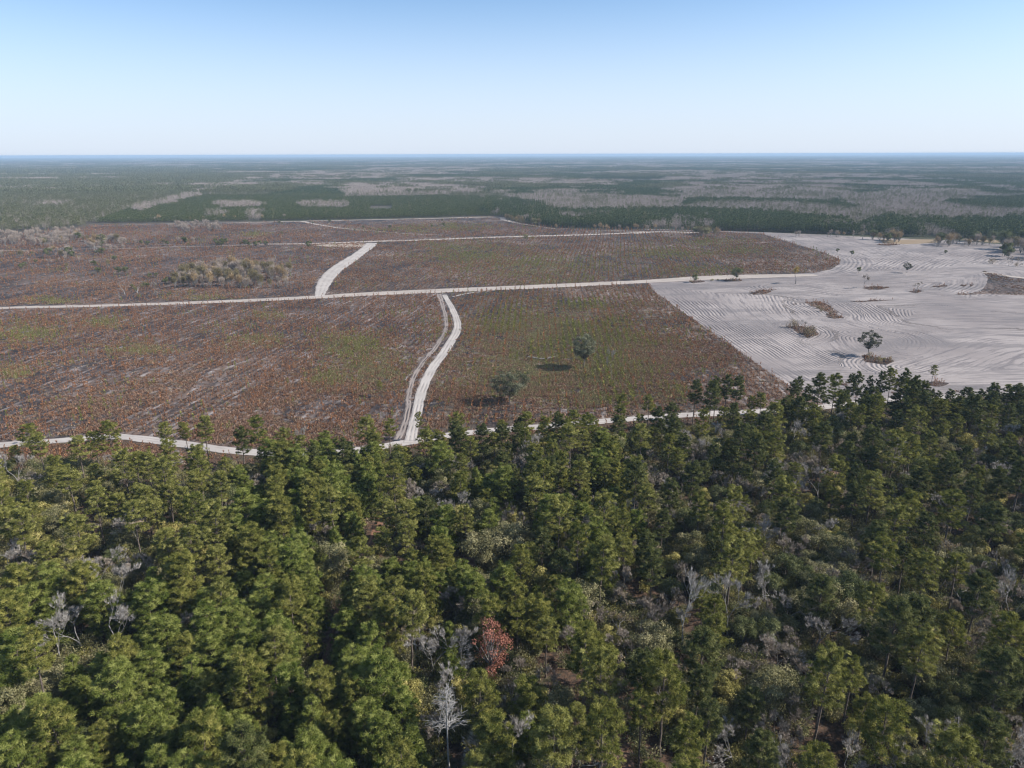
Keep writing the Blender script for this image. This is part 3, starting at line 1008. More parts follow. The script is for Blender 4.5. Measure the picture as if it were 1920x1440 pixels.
Kind('h1', 'deciduous_tree', bare(32, 9, 0.6, 5, 0.25, 7, twig=0.025, lsize=0.32), M_GREYBARK, M_YELLOW, 9, 'yellow-leaved small tree')
Kind('b0', 'bare_tree', bare(41, 14, 0.5, 6, 0.21, rb=0.15, twig=0.018, fine=12), M_GREYBARK, M_TWIGPALE, 14, 'pale grey leafless tree')
Kind('b1', 'bare_tree', bare(42, 11, 0.62, 6, 0.19, rb=0.12, twig=0.018, fine=16), M_TWIG, M_TWIGTAN, 11, 'tan twiggy leafless tree')
Kind('b2', 'bare_tree', bare(43, 12, 0.45, 6, 0.21, rb=0.12, twig=0.018, fine=16), M_TWIG, M_TWIGTAN, 12, 'brownish leafless tree')
Kind('bw', 'bare_tree', bare(46, 19, 0.36, 6, 0.23, rb=0.19, twig=0.022, fine=12), M_WHITE, M_TWIGPALE, 19, 'white leafless tree')
Kind('sn', 'dead_pine', snag(51, 22), M_WHITE, None, 22, 'tall dead pine')
Kind('ru', 'oak_tree', oak(61, 15, 4.2, 46, 52, 0.32, 1.0, 0.10), M_GREYBARK, M_RUST, 15, 'rust-red leafy tree')
Kind('fo', 'oak_tree', oak(71, 14, 8.0, 66, 480, 0.36, 0.9, 0.12, (0.10, 0.20)), M_OAKBARK, M_FIELDOAK, 15, 'big spreading oak')
Kind('f1', 'oak_tree', oak(72, 16, 6.2, 58, 480, 0.36, 0.95, 0.32, (0.11, 0.22)), M_OAKBARK, M_FIELDOAK, 16, 'tall rounded grey-green oak')
Kind('sb', 'oak_tree', oak(73, 15, 7.0, 54, 380, 0.42, 0.9, 0.34, (0.10, 0.20)), M_OAKBARK, M_SANDOAK, 15, 'spreading thin-leaved dark oak')
Kind('s0', 'dead_snag', forked_stump(81, 9, 2, 0.6), M_WHITE, None, 9, 'white forked dead snag')
Kind('s1', 'dead_snag', forked_stump(82, 8, 3, 0.8), M_WHITE, None, 8, 'white three-armed dead snag')
Kind('u0', 'shrub', shrub(91), M_TWIG, M_OAK_OLIVE, 2.2, 'olive shrub')
Kind('u1', 'shrub', shrub(92, 2.8, 1.8, 600), M_TWIG, M_OAK_DARK, 2.8, 'dark green shrub')
Kind('u2', 'shrub', shrub(93, 2.0, 1.6, 350), M_TWIG, M_TAN, 2.0, 'dry tan shrub')
Kind('u3', 'shrub', shrub(94, 3.2, 1.8, 600), M_TWIG, M_OAK_GREY, 3.2, 'grey-green shrub')


def twiggy(seed, h=13, r=3.6, n=1500, w=0.13, ln=0.9, stems=7):
    """Winter hardwood seen from afar: several stems and a cloud of fine upright twigs."""
    rng = RS(seed)
    T, Lv = Tubes(), Leaves()
    for i in range(stems):
        a = rng.rand() * 6.28
        q = limb_pts(np.array([0, 0, 0.0]), np.array([math.cos(a) * 0.35, math.sin(a) * 0.35, 1]), h * rng.uniform(0.7, 0.95), rng, 6, 0.1)
        T.add(q, np.linspace(0.14, 0.03, 6), 4)
        for j in range(9):
            b = q[rng.randint(2, 6)]
            T.add(limb_pts(b, unit(rng, 1)[0] * 0.8 + np.array([0, 0, 0.8]), r * rng.uniform(0.4, 0.9), rng, 3), [0.05, 0.035, 0.02], 3)
    cs = unit(rng, 16) * rng.uniform(0.4, 1, (16, 1)) * np.array([r * 0.75, r * 0.75, h * 0.26]) + np.array([0, 0, h * 0.66])
    ci = rng.randint(0, 16, n)
    u = unit(rng, n) * rng.uniform(0.2, 1, (n, 1)) ** 0.5
    C = cs[ci] + u * r * 0.42
    Lv.add(C, u * 0.6 + np.array([0, 0, 1.0]) + rng.normal(size=(n, 3)) * 0.35, rng.uniform(0.5, 1.5, n) * ln, rng.uniform(0.5, 1.3, n) * w, rng, np.clip(rng.rand(16)[ci] * 0.7 + rng.rand(n) * 0.3, 0, 1))
    return T.get(), Lv.get()


M_HAZEGREY = foliage('grey_twigs', (0.269, 0.210, 0.168), (0.371, 0.300, 0.246), (0.486, 0.396, 0.325), 0.1)
M_HAZETAN = foliage('tan_twig_tips', (0.243, 0.168, 0.090), (0.333, 0.234, 0.123), (0.422, 0.312, 0.179), 0.1)
M_HAZEOLIVE = foliage('olive_twig_tips', (0.173, 0.138, 0.069), (0.230, 0.186, 0.095), (0.307, 0.252, 0.134), 0.1)
Kind('g0', 'winter_tree', twiggy(101), M_GREYBARK, M_HAZEGREY, 13, 'grey twiggy winter tree')
Kind('g1', 'winter_tree', twiggy(102, 12, 3.4, w=0.2), M_GREYBARK, M_HAZETAN, 12, 'ochre twiggy winter tree')
Kind('g2', 'winter_tree', twiggy(103, 12, 3.8, w=0.2), M_GREYBARK, M_HAZEOLIVE, 12, 'olive twiggy winter tree')
Kind('g3', 'winter_tree', twiggy(104, 14, 2.8), M_GREYBARK, M_HAZEGREY, 14, 'narrow grey winter tree')


# ------------------------------------------------------------------ scatter of uncountable plants (one object each)
def scatter(name, XY, protos, idx, scale, rz=None, seed=0, z=0.05, zs=None):
    XY = np.asarray(XY, float)
    n = len(XY)
    rng = RS(seed)
    me = bpy.data.meshes.new(name)
    me.vertices.add(n)
    me.vertices.foreach_set('co', np.column_stack([XY, np.full(n, z)]).astype(np.float32).ravel())
    rz = rng.rand(n) * 6.283 if rz is None else rz
    for nm, v, ty in (('turn', rz, 'FLOAT'), ('size', scale, 'FLOAT'), ('tall', np.ones(n) if zs is None else zs, 'FLOAT'), ('pick', idx, 'INT')):
        at = me.attributes.new(nm, ty, 'POINT')
        at.data.foreach_set('value', np.ascontiguousarray(np.broadcast_to(v, (n,)), np.int32 if ty == 'INT' else np.float32))
    o = link(name, me)
    props(o, kind='stuff')
    col = bpy.data.collections.new(name + '_models')
    for i, pm in enumerate(protos):
        col.objects.link(bpy.data.objects.new('%s_model_%02d' % (name, i), pm))
    ng = bpy.data.node_groups.new(name, 'GeometryNodeTree')
    ng.interface.new_socket('Geometry', in_out='INPUT', socket_type='NodeSocketGeometry')
    ng.interface.new_socket('Geometry', in_out='OUTPUT', socket_type='NodeSocketGeometry')
    A = lambda t, **k: N(ng, t, **k)
    gi, go = A('NodeGroupInput'), A('NodeGroupOutput')
    iop, ci = A('GeometryNodeInstanceOnPoints'), A('GeometryNodeCollectionInfo')
    ci.inputs['Collection'].default_value = col
    ci.inputs['Separate Children'].default_value = True
    ci.inputs['Reset Children'].default_value = True

    def na(nm, ty):
        a = A('GeometryNodeInputNamedAttribute', data_type=ty)
        a.inputs[0].default_value = nm
        return a.outputs[0]
    cx = A('ShaderNodeCombineXYZ')
    L(ng, na('turn', 'FLOAT'), cx.inputs[2])
    sxyz = A('ShaderNodeCombineXYZ')
    sz = na('size', 'FLOAT')
    L(ng, sz, sxyz.inputs[0])
    L(ng, sz, sxyz.inputs[1])
    mm = A('ShaderNodeMath', operation='MULTIPLY')
    L(ng, sz, mm.inputs[0])
    L(ng, na('tall', 'FLOAT'), mm.inputs[1])
    L(ng, mm.outputs[0], sxyz.inputs[2])
    L(ng, gi.outputs[0], iop.inputs['Points'])
    L(ng, ci.outputs[0], iop.inputs['Instance'])
    iop.inputs['Pick Instance'].default_value = True
    L(ng, na('pick', 'INT'), iop.inputs['Instance Index'])
    L(ng, cx.outputs[0], iop.inputs['Rotation'])
    L(ng, sxyz.outputs[0], iop.inputs['Scale'])
    L(ng, iop.outputs[0], go.inputs[0])
    md = o.modifiers.new('scatter', 'NODES')
    md.node_group = ng
    return o


def in_view(x, y, mx=160, z=0):
    px, py, f = project(x, y, z)
    return (px > -mx) & (px < 1920 + mx) & (f > 5)


# ---- saplings in the burnt fields
GREENS = [(1060, 640, 190, 70), (960, 610, 70, 40), (1050, 610, 150, 35), (1000, 690, 150, 55), (1130, 690, 110, 60), (1090, 575, 70, 15), (700, 690, 70, 35), (660, 650, 70, 25), (50, 625, 70, 15), (480, 640, 60, 12), (260, 655, 60, 10),
          (1130, 745, 90, 18), (900, 480, 90, 22), (1020, 500, 150, 25), (860, 465, 60, 12), (1290, 510, 80, 12), (1250, 475, 110, 12), (1040, 530, 90, 9), (380, 560, 60, 7), (100, 565, 40, 6),
          (850, 425, 70, 8), (760, 432, 60, 6), (480, 440, 30, 5), (1330, 455, 60, 8), (620, 705, 40, 22), (200, 605, 40, 10), (1260, 735, 40, 20), (500, 590, 30, 8), (1400, 470, 50, 8), (30, 700, 30, 12)]


def green_map(x, y):
    px, py, _ = project(x, y)
    g_ = np.zeros(np.shape(x))
    for a, b, rx, ry in GREENS:
        g_ = np.maximum(g_, np.exp(-(((px - a) / rx) ** 2 + ((py - b) / ry) ** 2)))
    return g_


def rows(head, x0, x1, y0, y1, dr, ds, rng, jit=0.25):
    """Planted rows: points every ds metres along heading, rows dr metres apart."""
    c, s = math.cos(head), math.sin(head)
    cx, cy = (x0 + x1) / 2, (y0 + y1) / 2
    R_ = math.hypot(x1 - x0, y1 - y0) / 2
    a, b = np.meshgrid(np.arange(-R_, R_, dr), np.arange(-R_, R_, ds))
    a = a + rng.normal(size=a.shape) * jit + 3 * (vnoise(a, b, 120, 3) - 0.5)
    b = b + rng.uniform(-ds / 2, ds / 2, a.shape)
    x = cx + a * c + b * s
    y = cy - a * s + b * c
    k = (x > x0) & (x < x1) & (y > y0) & (y < y1)
    return x[k], y[k]


rng = RS(5)
M_DEAD = foliage('scorched_needles', (0.206, 0.090, 0.047), (0.370, 0.158, 0.068), (0.396, 0.198, 0.095), 0.15)
M_BROWN = foliage('brown_brush', (0.152, 0.081, 0.057), (0.246, 0.147, 0.101), (0.348, 0.224, 0.149), 0.15)
M_GREENS = foliage('sapling_needles', (0.135, 0.155, 0.034), (0.225, 0.220, 0.055), (0.30, 0.28, 0.08), 0.2)
M_GRASSG = foliage('grass_green', (0.167, 0.169, 0.072), (0.254, 0.223, 0.111), (0.348, 0.297, 0.156), 0.2)
M_STRAW = foliage('dry_grass', (0.21, 0.155, 0.095), (0.30, 0.225, 0.145), (0.40, 0.31, 0.21), 0.2)
M_CHAR = bark('charred_stem', (0.030, 0.025, 0.024), (0.075, 0.055, 0.048))
SAP = []
for i in range(4):
    SAP.append(joined('dead_sapling', sapling(200 + i, (2.5, 2.0, 3.0, 1.5)[i], (24, 20, 30, 14)[i]), [M_CHAR, M_DEAD]))
for i in range(3):
    SAP.append(joined('green_sapling', sapling(210 + i, (2.8, 2.2, 3.4)[i], (40, 32, 46)[i], 0.62), [M_CHAR, M_GREENS]))
for i in range(3):
    SAP.append(joined('brown_brush', tuft_plant(220 + i, 22, 0.9, 1.1), [M_CHAR, M_BROWN]))
for i in range(2):
    SAP.append(joined('green_grass', tuft_plant(230 + i, 30, 0.75, 1.4), [M_CHAR, M_GRASSG]))
for i in range(2):
    SAP.append(joined('straw_grass', tuft_plant(240 + i, 14, 0.8, 0.9), [M_CHAR, M_STRAW]))

ROADS_ALL = [(G_NEAR_ROAD, 5), (G_MAIN, 9.5), (G_WHITE, 3.8), (G_SIDE, 2.0), (G_UPPER, 9), (G_BACK, 7.5), (G_EDGE, 5), (G_DIAG, 4.5)]


def off_roads(x, y):
    k = np.ones(len(x), bool)
    for P, w in ROADS_ALL:
        k &= dist_poly(P, x, y) > w
    return k


pts, ids, scs = [], [], []
xm = 900
# four planted blocks with their own row direction
for head, y0, y1, sel in ((ROW_A, 270, 640, 'A'), (ROW_B, 270, 700, 'B'), (ROW_C, 560, 1300, 'C'), (ROW_D, 560, 1300, 'D')):
    dr, ds = (4.3, 1.9) if sel in 'AB' else (5.0, 2.9)
    x, y = rows(head, -950, 950, y0, y1, dr, ds, rng, 0.22)
    k = in_view(x, y, 120) & inside(G_FIELD, x, y)
    x, y = x[k], y[k]
    px, py, _ = project(x, y)
    mainy = np.interp(px, [q[0] for q in MAIN_ROAD], [q[1] for q in MAIN_ROAD])
    wx = np.interp(py, [q[1] for q in WHITE_ROAD][::-1], [q[0] for q in WHITE_ROAD][::-1])
    ux = np.interp(py, [q[1] for q in UPPER_ROAD][::-1], [q[0] for q in UPPER_ROAD][::-1])
    k = {'A': (py > mainy) & (px < wx), 'B': (py > mainy) & (px >= wx), 'C': (py < mainy) & (px >= ux), 'D': (py < mainy) & (px < ux)}[sel]
    x, y = x[k], y[k]
    k = off_roads(x, y)
    x, y = x[k], y[k]
    px, py, _ = project(x, y)
    dens = fnoise(x, y, 55, 31) * 0.9 + fnoise(x, y, 12, 35) * 0.5
    rx_, ry_ = x * math.cos(head) - y * math.sin(head), x * math.sin(head) + y * math.cos(head)
    dens = dens * 0.60 + 0.35 * fnoise(rx_, ry_ / 9, 6, 37) + 0.30 * (fnoise(x, y, 5, 39) - 0.2)
    g_ = green_map(x, y)
    g_ = g_ * smooth(0.30, 0.58, fnoise(x, y, 26, 57))
    prob = smooth(0.44, 0.72, dens) * (0.62 if sel == 'B' else 0.90) + 0.08 + g_ * 0.5
    if sel == 'C':
        prob *= 0.9
    if sel == 'D':
        prob *= 0.85
    u = rng.rand(len(x))
    k = u < prob
    x, y, g_ = x[k], y[k], g_[k]
    isg = rng.rand(len(x)) < np.clip(g_ * 0.9 + 0.02 + 0.25 * (fnoise(x, y, 40, 51) > 0.66), 0, 0.92)
    pts.append(np.stack([x, y], 1))
    ids.append(np.where(isg, rng.randint(4, 7, len(x)), rng.randint(0, 4, len(x))))
    scs.append((0.5 + 1.0 * rng.rand(len(x)) ** 1.5) * (1.0 if sel in 'AB' else 1.1) * (1 + 0.35 * g_ * (sel == 'B')))
# brush and grass in between
nb = 200000
py_ = rng.uniform(405, 900, nb * 2)
px_ = rng.uniform(-120, 2040, nb * 2)
dep = np.array([(H) / np.tan(PITCH + np.arctan((py_ - 720) / FPX))])[0]
wt = rng.rand(nb * 2) < 1.0
x = (px_ - 960) / FPX * (dep * math.cos(PITCH) + H * math.sin(PITCH))
y = dep
k = (inside(G_FIELD, x, y) | inside(G_RIGHT, x, y))
x, y = x[k], y[k]
k = off_roads(x, y)
x, y = x[k], y[k]
g_ = green_map(x, y)
cl = fnoise(x, y, 30, 61)
_ax, _ay, _ = project(x, y)
_inA = (_ay > np.interp(_ax, [q[0] for q in MAIN_ROAD], [q[1] for q in MAIN_ROAD])) & (_ax < 800)
k = rng.rand(len(x)) < np.clip(smooth(0.44, 0.70, cl) * np.where(_inA, 0.22, 0.45) + g_ * 0.60 + 0.05, 0, 1)
x, y, g_, cl = x[k], y[k], g_[k], cl[k]
u = rng.rand(len(x))
kind = np.where(u < g_ * 0.75, rng.randint(10, 12, len(x)), np.where(rng.rand(len(x)) < 0.25, rng.randint(12, 14, len(x)), rng.randint(7, 10, len(x))))
pts.append(np.stack([x, y], 1))
ids.append(kind)
scs.append(rng.uniform(0.7, 1.6, len(x)) * (1 + 0.6 * smooth(600, 1100, y)))
P_, I_, S_ = np.vstack(pts), np.concatenate(ids), np.concatenate(scs)
print('field plants', len(P_))
props(scatter('field_scrub', P_, SAP, I_, S_, seed=3), 'scorched orange saplings, green saplings and dry brush in the burnt fields', 'scrub')

# scrub on the little islands and along road verges
pts, ids = [], []
for q in G_ISL:
    lo, hi = q.min(0), q.max(0)
    n = int(max(8, (hi - lo).prod() / 5))
    xy = rng.uniform(lo, hi, (min(n, 500), 2))
    xy = xy[inside(q, xy[:, 0], xy[:, 1])]
    pts.append(xy)
    ids.append(rng.choice([0, 3, 7, 8, 9, 12], len(xy)))
for P, w in ((G_NEAR_ROAD, 7), (G_MAIN, 11), (G_BACK, 9)):
    q = catmull(P, 2.5)
    for sgn in (-1, 1):
        d = np.gradient(q, axis=0)
        d /= np.linalg.norm(d, axis=1)[:, None]
        nn = np.stack([-d[:, 1], d[:, 0]], 1)
        e = q + nn * (w * sgn + rng.normal(size=(len(q), 1)) * 1.2)
        kk = (rng.rand(len(q)) < 0.2) & in_view(e[:, 0], e[:, 1])
        pp, _, _ = project(e[:, 0], e[:, 1])
        kk &= ~((pp > 1220) & (e[:, 1] > 380))
        pts.append(e[kk])
        ids.append(rng.choice([3, 7, 8, 9, 10, 12], kk.sum()))
P_ = np.vstack(pts)
props(scatter('verge_scrub', P_, SAP, np.concatenate(ids), rng.uniform(0.7, 1.3, len(P_)), seed=4, z=0.12), 'low dry scrub along the sand roads and on the patches in the sand', 'scrub')

# ------------------------------------------------------------------ far forest
g1 = gpoly
HARD = [g1(q) for q in (
    [(640, 350), (760, 346), (900, 356), (915, 366), (800, 371), (650, 373)],
    [(940, 371), (1060, 366), (1280, 378), (1280, 401), (1040, 403), (1025, 388)],
    [(760, 338), (900, 336), (1140, 342), (1150, 352), (900, 349), (770, 345)],
    [(1280, 391), (1330, 386), (1480, 386), (1560, 396), (1640, 403), (1645, 424), (1560, 418), (1450, 406), (1280, 399)],
    [(1280, 345), (1400, 352), (1580, 352), (1600, 366), (1560, 384), (1400, 378), (1280, 378)],
    [(1580, 370), (1740, 360), (1840, 362), (1855, 371), (1765, 384), (1820, 396), (1920, 400), (2100, 405), (2100, 417), (1700, 420), (1640, 412), (1590, 396)],
    [(408, 384), (487, 386), (487, 394), (410, 394)], [(568, 385), (655, 385), (655, 393), (570, 393)],
    [(460, 402), (495, 402), (498, 416), (462, 416)], [(385, 404), (415, 404), (415, 409), (386, 409)],
    [(238, 399), (300, 380), (390, 355), (470, 336), (490, 338), (400, 362), (320, 386), (250, 402)],
    [(500, 329), (700, 328), (760, 334), (640, 341), (500, 338)],
    [(55, 385), (130, 384), (130, 392), (60, 392)], [(700, 318), (900, 318), (900, 324), (700, 326)],
)]
BALD = [g1(q) for q in ([(695, 387), (735, 386), (737, 397), (690, 397)], [(640, 387), (655, 387), (655, 391), (640, 391)])]
RINGS = [g1([(0, 320), (640, 330)])]
LEFTWOOD = g1([(-700, 460), (-700, 318), (380, 318), (470, 336), (250, 392), (175, 420), (120, 440)])
farpoly = np.vstack([G_FAR, g1([(2600, 300), (-1000, 300)])])


def cover(x, y):
    """0 planted pine, 1 mixed pine wood, 2 leafless hardwood, 3 open."""
    px, py, _ = project(x, y)
    c = np.zeros(len(x), int)
    c[inside(LEFTWOOD, x, y)] = 1
    nz = fnoise(x / 1.7, y, 420, 71) + 0.10 * (fnoise(x, y, 90, 73) - 0.5)
    far = y > 2100
    bias = np.where(px > 1000, 0.0, 0.03) + np.where(c == 1, 0.10, 0)
    c[(nz > 0.505 + bias + 0.05 * smooth(4500, 9000, y)) & far] = 2
    nz2 = fnoise(x / 1.3, y, 300, 81)
    c[(nz2 > 0.62) & far & (c == 0)] = 1
    c[(fnoise(x / 1.5, y, 500, 91) > 0.73) & (y > 3000)] = 3
    nz3 = fnoise(x, y, 70, 85)
    c[(nz3 > 0.69) & (y < 2600) & (px > 900)] = 2
    wx, wy = x + (fnoise(x, y, 60, 95) - 0.5) * 60, y + (fnoise(x, y, 60, 96) - 0.5) * 90
    for q in HARD:
        c[inside(q, wx, wy)] = 2
    for q in BALD:
        c[inside(q, x, y)] = 3
    return c


M_FARPINE = foliage('far_pine_needles', (0.065, 0.090, 0.034), (0.094, 0.116, 0.043), (0.139, 0.154, 0.064), 0.15)
M_PLANT = foliage('plantation_needles', (0.096, 0.119, 0.043), (0.131, 0.150, 0.057), (0.179, 0.187, 0.077), 0.15)
M_FARMIX = foliage('far_mixed_leaves', (0.114, 0.125, 0.058), (0.168, 0.166, 0.081), (0.227, 0.216, 0.116), 0.15)
M_FARTWIG = foliage('far_twigs', (0.213, 0.169, 0.142), (0.381, 0.311, 0.268), (0.493, 0.414, 0.357), 0.1)
M_FARSTEM = bark('far_stems', (0.17, 0.145, 0.13), (0.25, 0.22, 0.2))
FARM = [joined('far_pine', far_pine(300 + i, (10, 11.5, 9)[i], 2.0), [M_BARK, M_FARPINE]) for i in range(3)]
FARM += [joined('far_mixed', far_pine(310 + i, (15, 18, 13)[i], 3.2, 110), [M_BARK, M_FARMIX]) for i in range(3)]
FARM += [joined('far_hardwood', far_hardwood(320 + i, (14, 12, 16)[i]), [M_FARSTEM, M_FARTWIG]) for i in range(3)]
FARM += [joined('plantation_pine', far_pine(330 + i, (8, 9, 7.5)[i], 1.9), [M_BARK, M_PLANT]) for i in range(3)]

# single trees out to 2.3 km
NEARFAR = 2300
x, y = rows(heading(1010), -1900, 1900, 1000, NEARFAR, 5.2, 4.6, rng, 0.3)
xb, yb = rows(heading(300), -1900, 100, 700, NEARFAR, 7.0, 7.0, rng, 2.0)
k = in_view(x, y, 150) & inside(farpoly, x, y)
x, y = x[k], y[k]
c = cover(x, y)
k = (c == 0) | ((c == 2) & (rng.rand(len(x)) < 0.45 + 0.4 * fnoise(x, y, 45, 77)))
k &= rng.rand(len(x)) < 0.93
x, y, c = x[k], y[k], c[k]
k = in_view(xb, yb, 150) & inside(farpoly, xb, yb)
xb, yb = xb[k], yb[k]
cb = cover(xb, yb)
k = (cb == 1)
xb, yb, cb = xb[k], yb[k], cb[k]
X, Y, C_ = np.concatenate([x, xb]), np.concatenate([y, yb]), np.concatenate([c, cb])
k = dist_poly(gpoly(EDGE_ROAD), X, Y) > 8
X, Y, C_ = X[k], Y[k], C_[k]
idx = C_ * 3 + rng.randint(0, 3, len(X))
_px = project(X, Y)[0] + 120 * (fnoise(X, Y, 150, 44) - 0.5)
idx = np.where((C_ == 0) & (_px < 930), 9 + idx, idx)
odd = rng.rand(len(X))
idx = np.where((C_ == 1) & (odd < 0.18), 6 + rng.randint(0, 3, len(X)), idx)
idx = np.where((C_ == 2) & (odd < 0.05 + 0.35 * smooth(0.50, 0.65, fnoise(X, Y, 55, 78))), 3 + rng.randint(0, 3, len(X)), idx)
idx = np.where((C_ == 0) & (odd < 0.012), 3 + rng.randint(0, 3, len(X)), idx)
print('far trees', len(X))
sc_ = rng.uniform(0.75, 1.15, len(X)) * (0.85 + 0.3 * fnoise(X, Y, 200, 66))
sc_ = sc_ * np.where((C_ == 0) & (_px >= 930), 1 + 0.45 * smooth(2100, 1500, Y), 1.0)
props(scatter('far_forest', np.stack([X, Y], 1), FARM, idx, sc_, seed=6), 'planted pines and leafless hardwoods beyond the burnt fields', 'forest')


# patches of wood further out, each patch many trees
def patch(seed, size, n, kinds, shapes):
    rng = RS(seed)
    out_ = []
    for _ in range(n):
        T, Lv = shapes[kinds[rng.randint(len(kinds))]][rng.randint(3)]
        s = rng.uniform(0.8, 1.2)
        a = rng.rand() * 6.28
        Rm = np.array([[math.cos(a), -math.sin(a), 0], [math.sin(a), math.cos(a), 0], [0, 0, 1]])
        rr = size / 2 * math.sqrt(rng.rand()) * 1.15
        th = rng.rand() * 6.28
        off = np.array([rr * math.cos(th), rr * math.sin(th), 0])
        out_.append((Lv[0] @ Rm.T * s + off, Lv[2]))
    V = np.vstack([o[0] for o in out_])
    return (V, np.arange(len(V)).reshape(-1, 3), np.concatenate([o[1] for o in out_]))


simple = {
    'p': [far_pine(400 + i, 11, 2.8, 26) for i in range(3)],
    'm': [far_pine(410 + i, 16, 4.0, 30) for i in range(3)],
    'h': [far_hardwood(420 + i, 14, 4.2, 44) for i in range(3)],
}
for k_ in simple:   # coarser leaves for the distance
    for T, Lv in simple[k_]:
        tri = Lv[0].reshape(-1, 3, 3)
        ce = tri.mean(1, keepdims=True)
        tri[:] = ce + (tri - ce) * (1.9 if k_ != 'h' else 2.0)
PATCH = []
for i in range(3):
    PATCH.append(joined('pine_patch', (None, patch(500 + i, 60, 70, 'p', simple)), [M_BARK, M_FARPINE]))
for i in range(3):
    PATCH.append(joined('mixed_patch', (None, patch(510 + i, 60, 50, 'm', simple)), [M_BARK, M_FARMIX]))
for i in range(3):
    PATCH.append(joined('hardwood_patch', (None, patch(520 + i, 60, 55, 'h', simple)), [M_BARK, M_FARTWIG]))
pts, ids, scs, tls = [], [], [], []
for y0, y1, st in ((NEARFAR - 20, 4500, 42), (4500, 9000, 75), (9000, 18000, 140), (18000, 36000, 300)):
    yy = np.arange(y0, y1, st)
    for y_ in yy:
        w = y_ * 0.83 + 150
        xx = np.arange(-w, w, st) + rng.uniform(-st / 2, st / 2)
        pts.append(np.stack([xx + rng.uniform(-st / 3, st / 3, len(xx)), y_ + rng.uniform(-st / 3, st / 3, len(xx))], 1))
        scs.append(np.full(len(xx), st / 42))
        tls.append(np.full(len(xx), 42 / st * (1.0 if st < 100 else 1.3)))
P_, S_, Z_ = np.vstack(pts), np.concatenate(scs), np.concatenate(tls)
C_ = cover(P_[:, 0], P_[:, 1])
C_ = np.where((C_ == 2) & (rng.rand(len(C_)) < 0.12), 1, C_)
C_ = np.where((C_ < 2) & (rng.rand(len(C_)) < 0.03), 2, C_)
k = (C_ != 3) & ((C_ != 2) | (rng.rand(len(C_)) < 0.9))
P_, S_, Z_, C_ = P_[k], S_[k], Z_[k], C_[k]
print('patches', len(P_))
props(scatter('horizon_forest', P_, PATCH, C_ * 3 + rng.randint(0, 3, len(P_)), S_ * rng.uniform(0.9, 1.15, len(P_)), seed=7, zs=Z_), 'flat pine and hardwood forest stretching to the horizon', 'forest')

# ------------------------------------------------------------------ countable trees
REG = []          # (object, kind name, px, py, desc, size) for the labels


def tree(key, x, y, s=1.0, sz=None, rz=None, label=None, group=None, cat=None, name=None, rng=RS(77), tilt=0.0, z=0.06):
    K = Kind.all[key]
    o = link(name or K.name, None)
    o.location = (x, y, z)
    o.rotation_euler = (rng.normal() * 0.015 + tilt, rng.normal() * 0.015 + tilt, rng.rand() * 6.283 if rz is None else rz)
    o.scale = (s, s, sz or s)
    link('trunk', K.trunk, o)
    if K.crown:
        link('crown', K.crown, o)
    cat = cat or {'pine_tree': 'pine tree', 'oak_tree': 'tree', 'bare_tree': 'bare tree', 'dead_pine': 'dead tree', 'dead_snag': 'dead tree', 'shrub': 'shrub', 'winter_tree': 'bare tree', 'deciduous_tree': 'tree'}[K.name]
    props(o, label, cat, group)
    hh = K.h * (sz or s)
    px, py, f = project(x, y, hh * 0.7)
    if label is None:
        REG.append((o, K, float(px), float(py), float(f)))
    return o


def at_base(key, px, py, hpx=None, **kw):
    """Tree whose foot stands at this place of the photograph, hpx pixels tall there."""
    x, y = gp(px, py)
    K = Kind.all[key]
    if hpx:
        d = math.sqrt(x * x + y * y + H * H)
        cosd = math.hypot(x, y) / d
        hh = hpx * (y * math.cos(PITCH) + H * math.sin(PITCH)) / FPX / max(cosd, 0.5)
        kw.setdefault('sz', hh / K.h)
        kw.setdefault('s', hh / K.h)
    return tree(key, x, y, **kw)


def at_top(key, px, py, h, **kw):
    x, y = gp(px, py, h)
    K = Kind.all[key]
    kw.setdefault('s', (h / K.h) ** 0.8)
    return tree(key, x, y, sz=h / K.h, **kw)


heroes = []
placed = []        # footprints of hand placed forest trees


def reserve(o, r=3.0):
    if r >= 4 or o.name.startswith('bare') or r == 5:
        heroes.append((o.location.x, o.location.y, max(r, 3.0)))
    placed.append((o.location.x, o.location.y, r))
    return o


# landmark trees of the near forest
reserve(at_top('ru', 920, 1165, 17, s=1.05, label='rust-red leafed tree in the middle of the green forest', group=None), 5)
reserve(at_top('sn', 838, 1292, 23, s=1.0, label='dead pine with tall bare pale trunk and tangled grey limbs, below the rust-red tree'), 4)
reserve(at_top('bw', 1290, 1092, 20, s=0.95, label='tallest white leafless tree with upright branches, among green pines'), 4)
reserve(at_top('bw', 1375, 1090, 17, s=0.7, label='slimmer white leafless tree just right of the tallest white one'), 3)
reserve(at_top('b0', 95, 1148, 15, s=1.1, tilt=0.06, label='first leaning grey leafless tree in the pale cluster, nearest the frame edge'), 4)
reserve(at_top('b0', 205, 1140, 15, s=1.15, label='grey leafless tree with wide fan of twigs in the pale cluster'), 4)
reserve(at_top('b0', 140, 1145, 13, s=1.0, tilt=-0.08, label='grey leafless tree leaning between two others in the pale cluster'), 4)
reserve(at_top('b1', 345, 1160, 10, s=1.0, label='low grey leafless tree beside bushy pines, end of the pale cluster'), 3)
reserve(at_top('b0', 805, 1180, 14, s=1.15, label='grey leafless tree with many upright limbs, left of the rust-red tree'), 4)
reserve(at_top('b1', 960, 1232, 8, s=0.8, label='small white leafless tree at the foot of the rust-red tree'), 2)
reserve(at_top('b0', 1915, 1092, 17, s=0.9, label='pale leafless tree at the right border of the forest'), 3)
reserve(at_top('b1', 1830, 1175, 11, s=0.9, label='low pale leafless tree beside the dark gap near the right border'), 3)
reserve(at_top('b1', 1068, 1185, 11, s=0.9, label='low tan leafless tree with dense twigs, right of the rust-red tree'), 3)
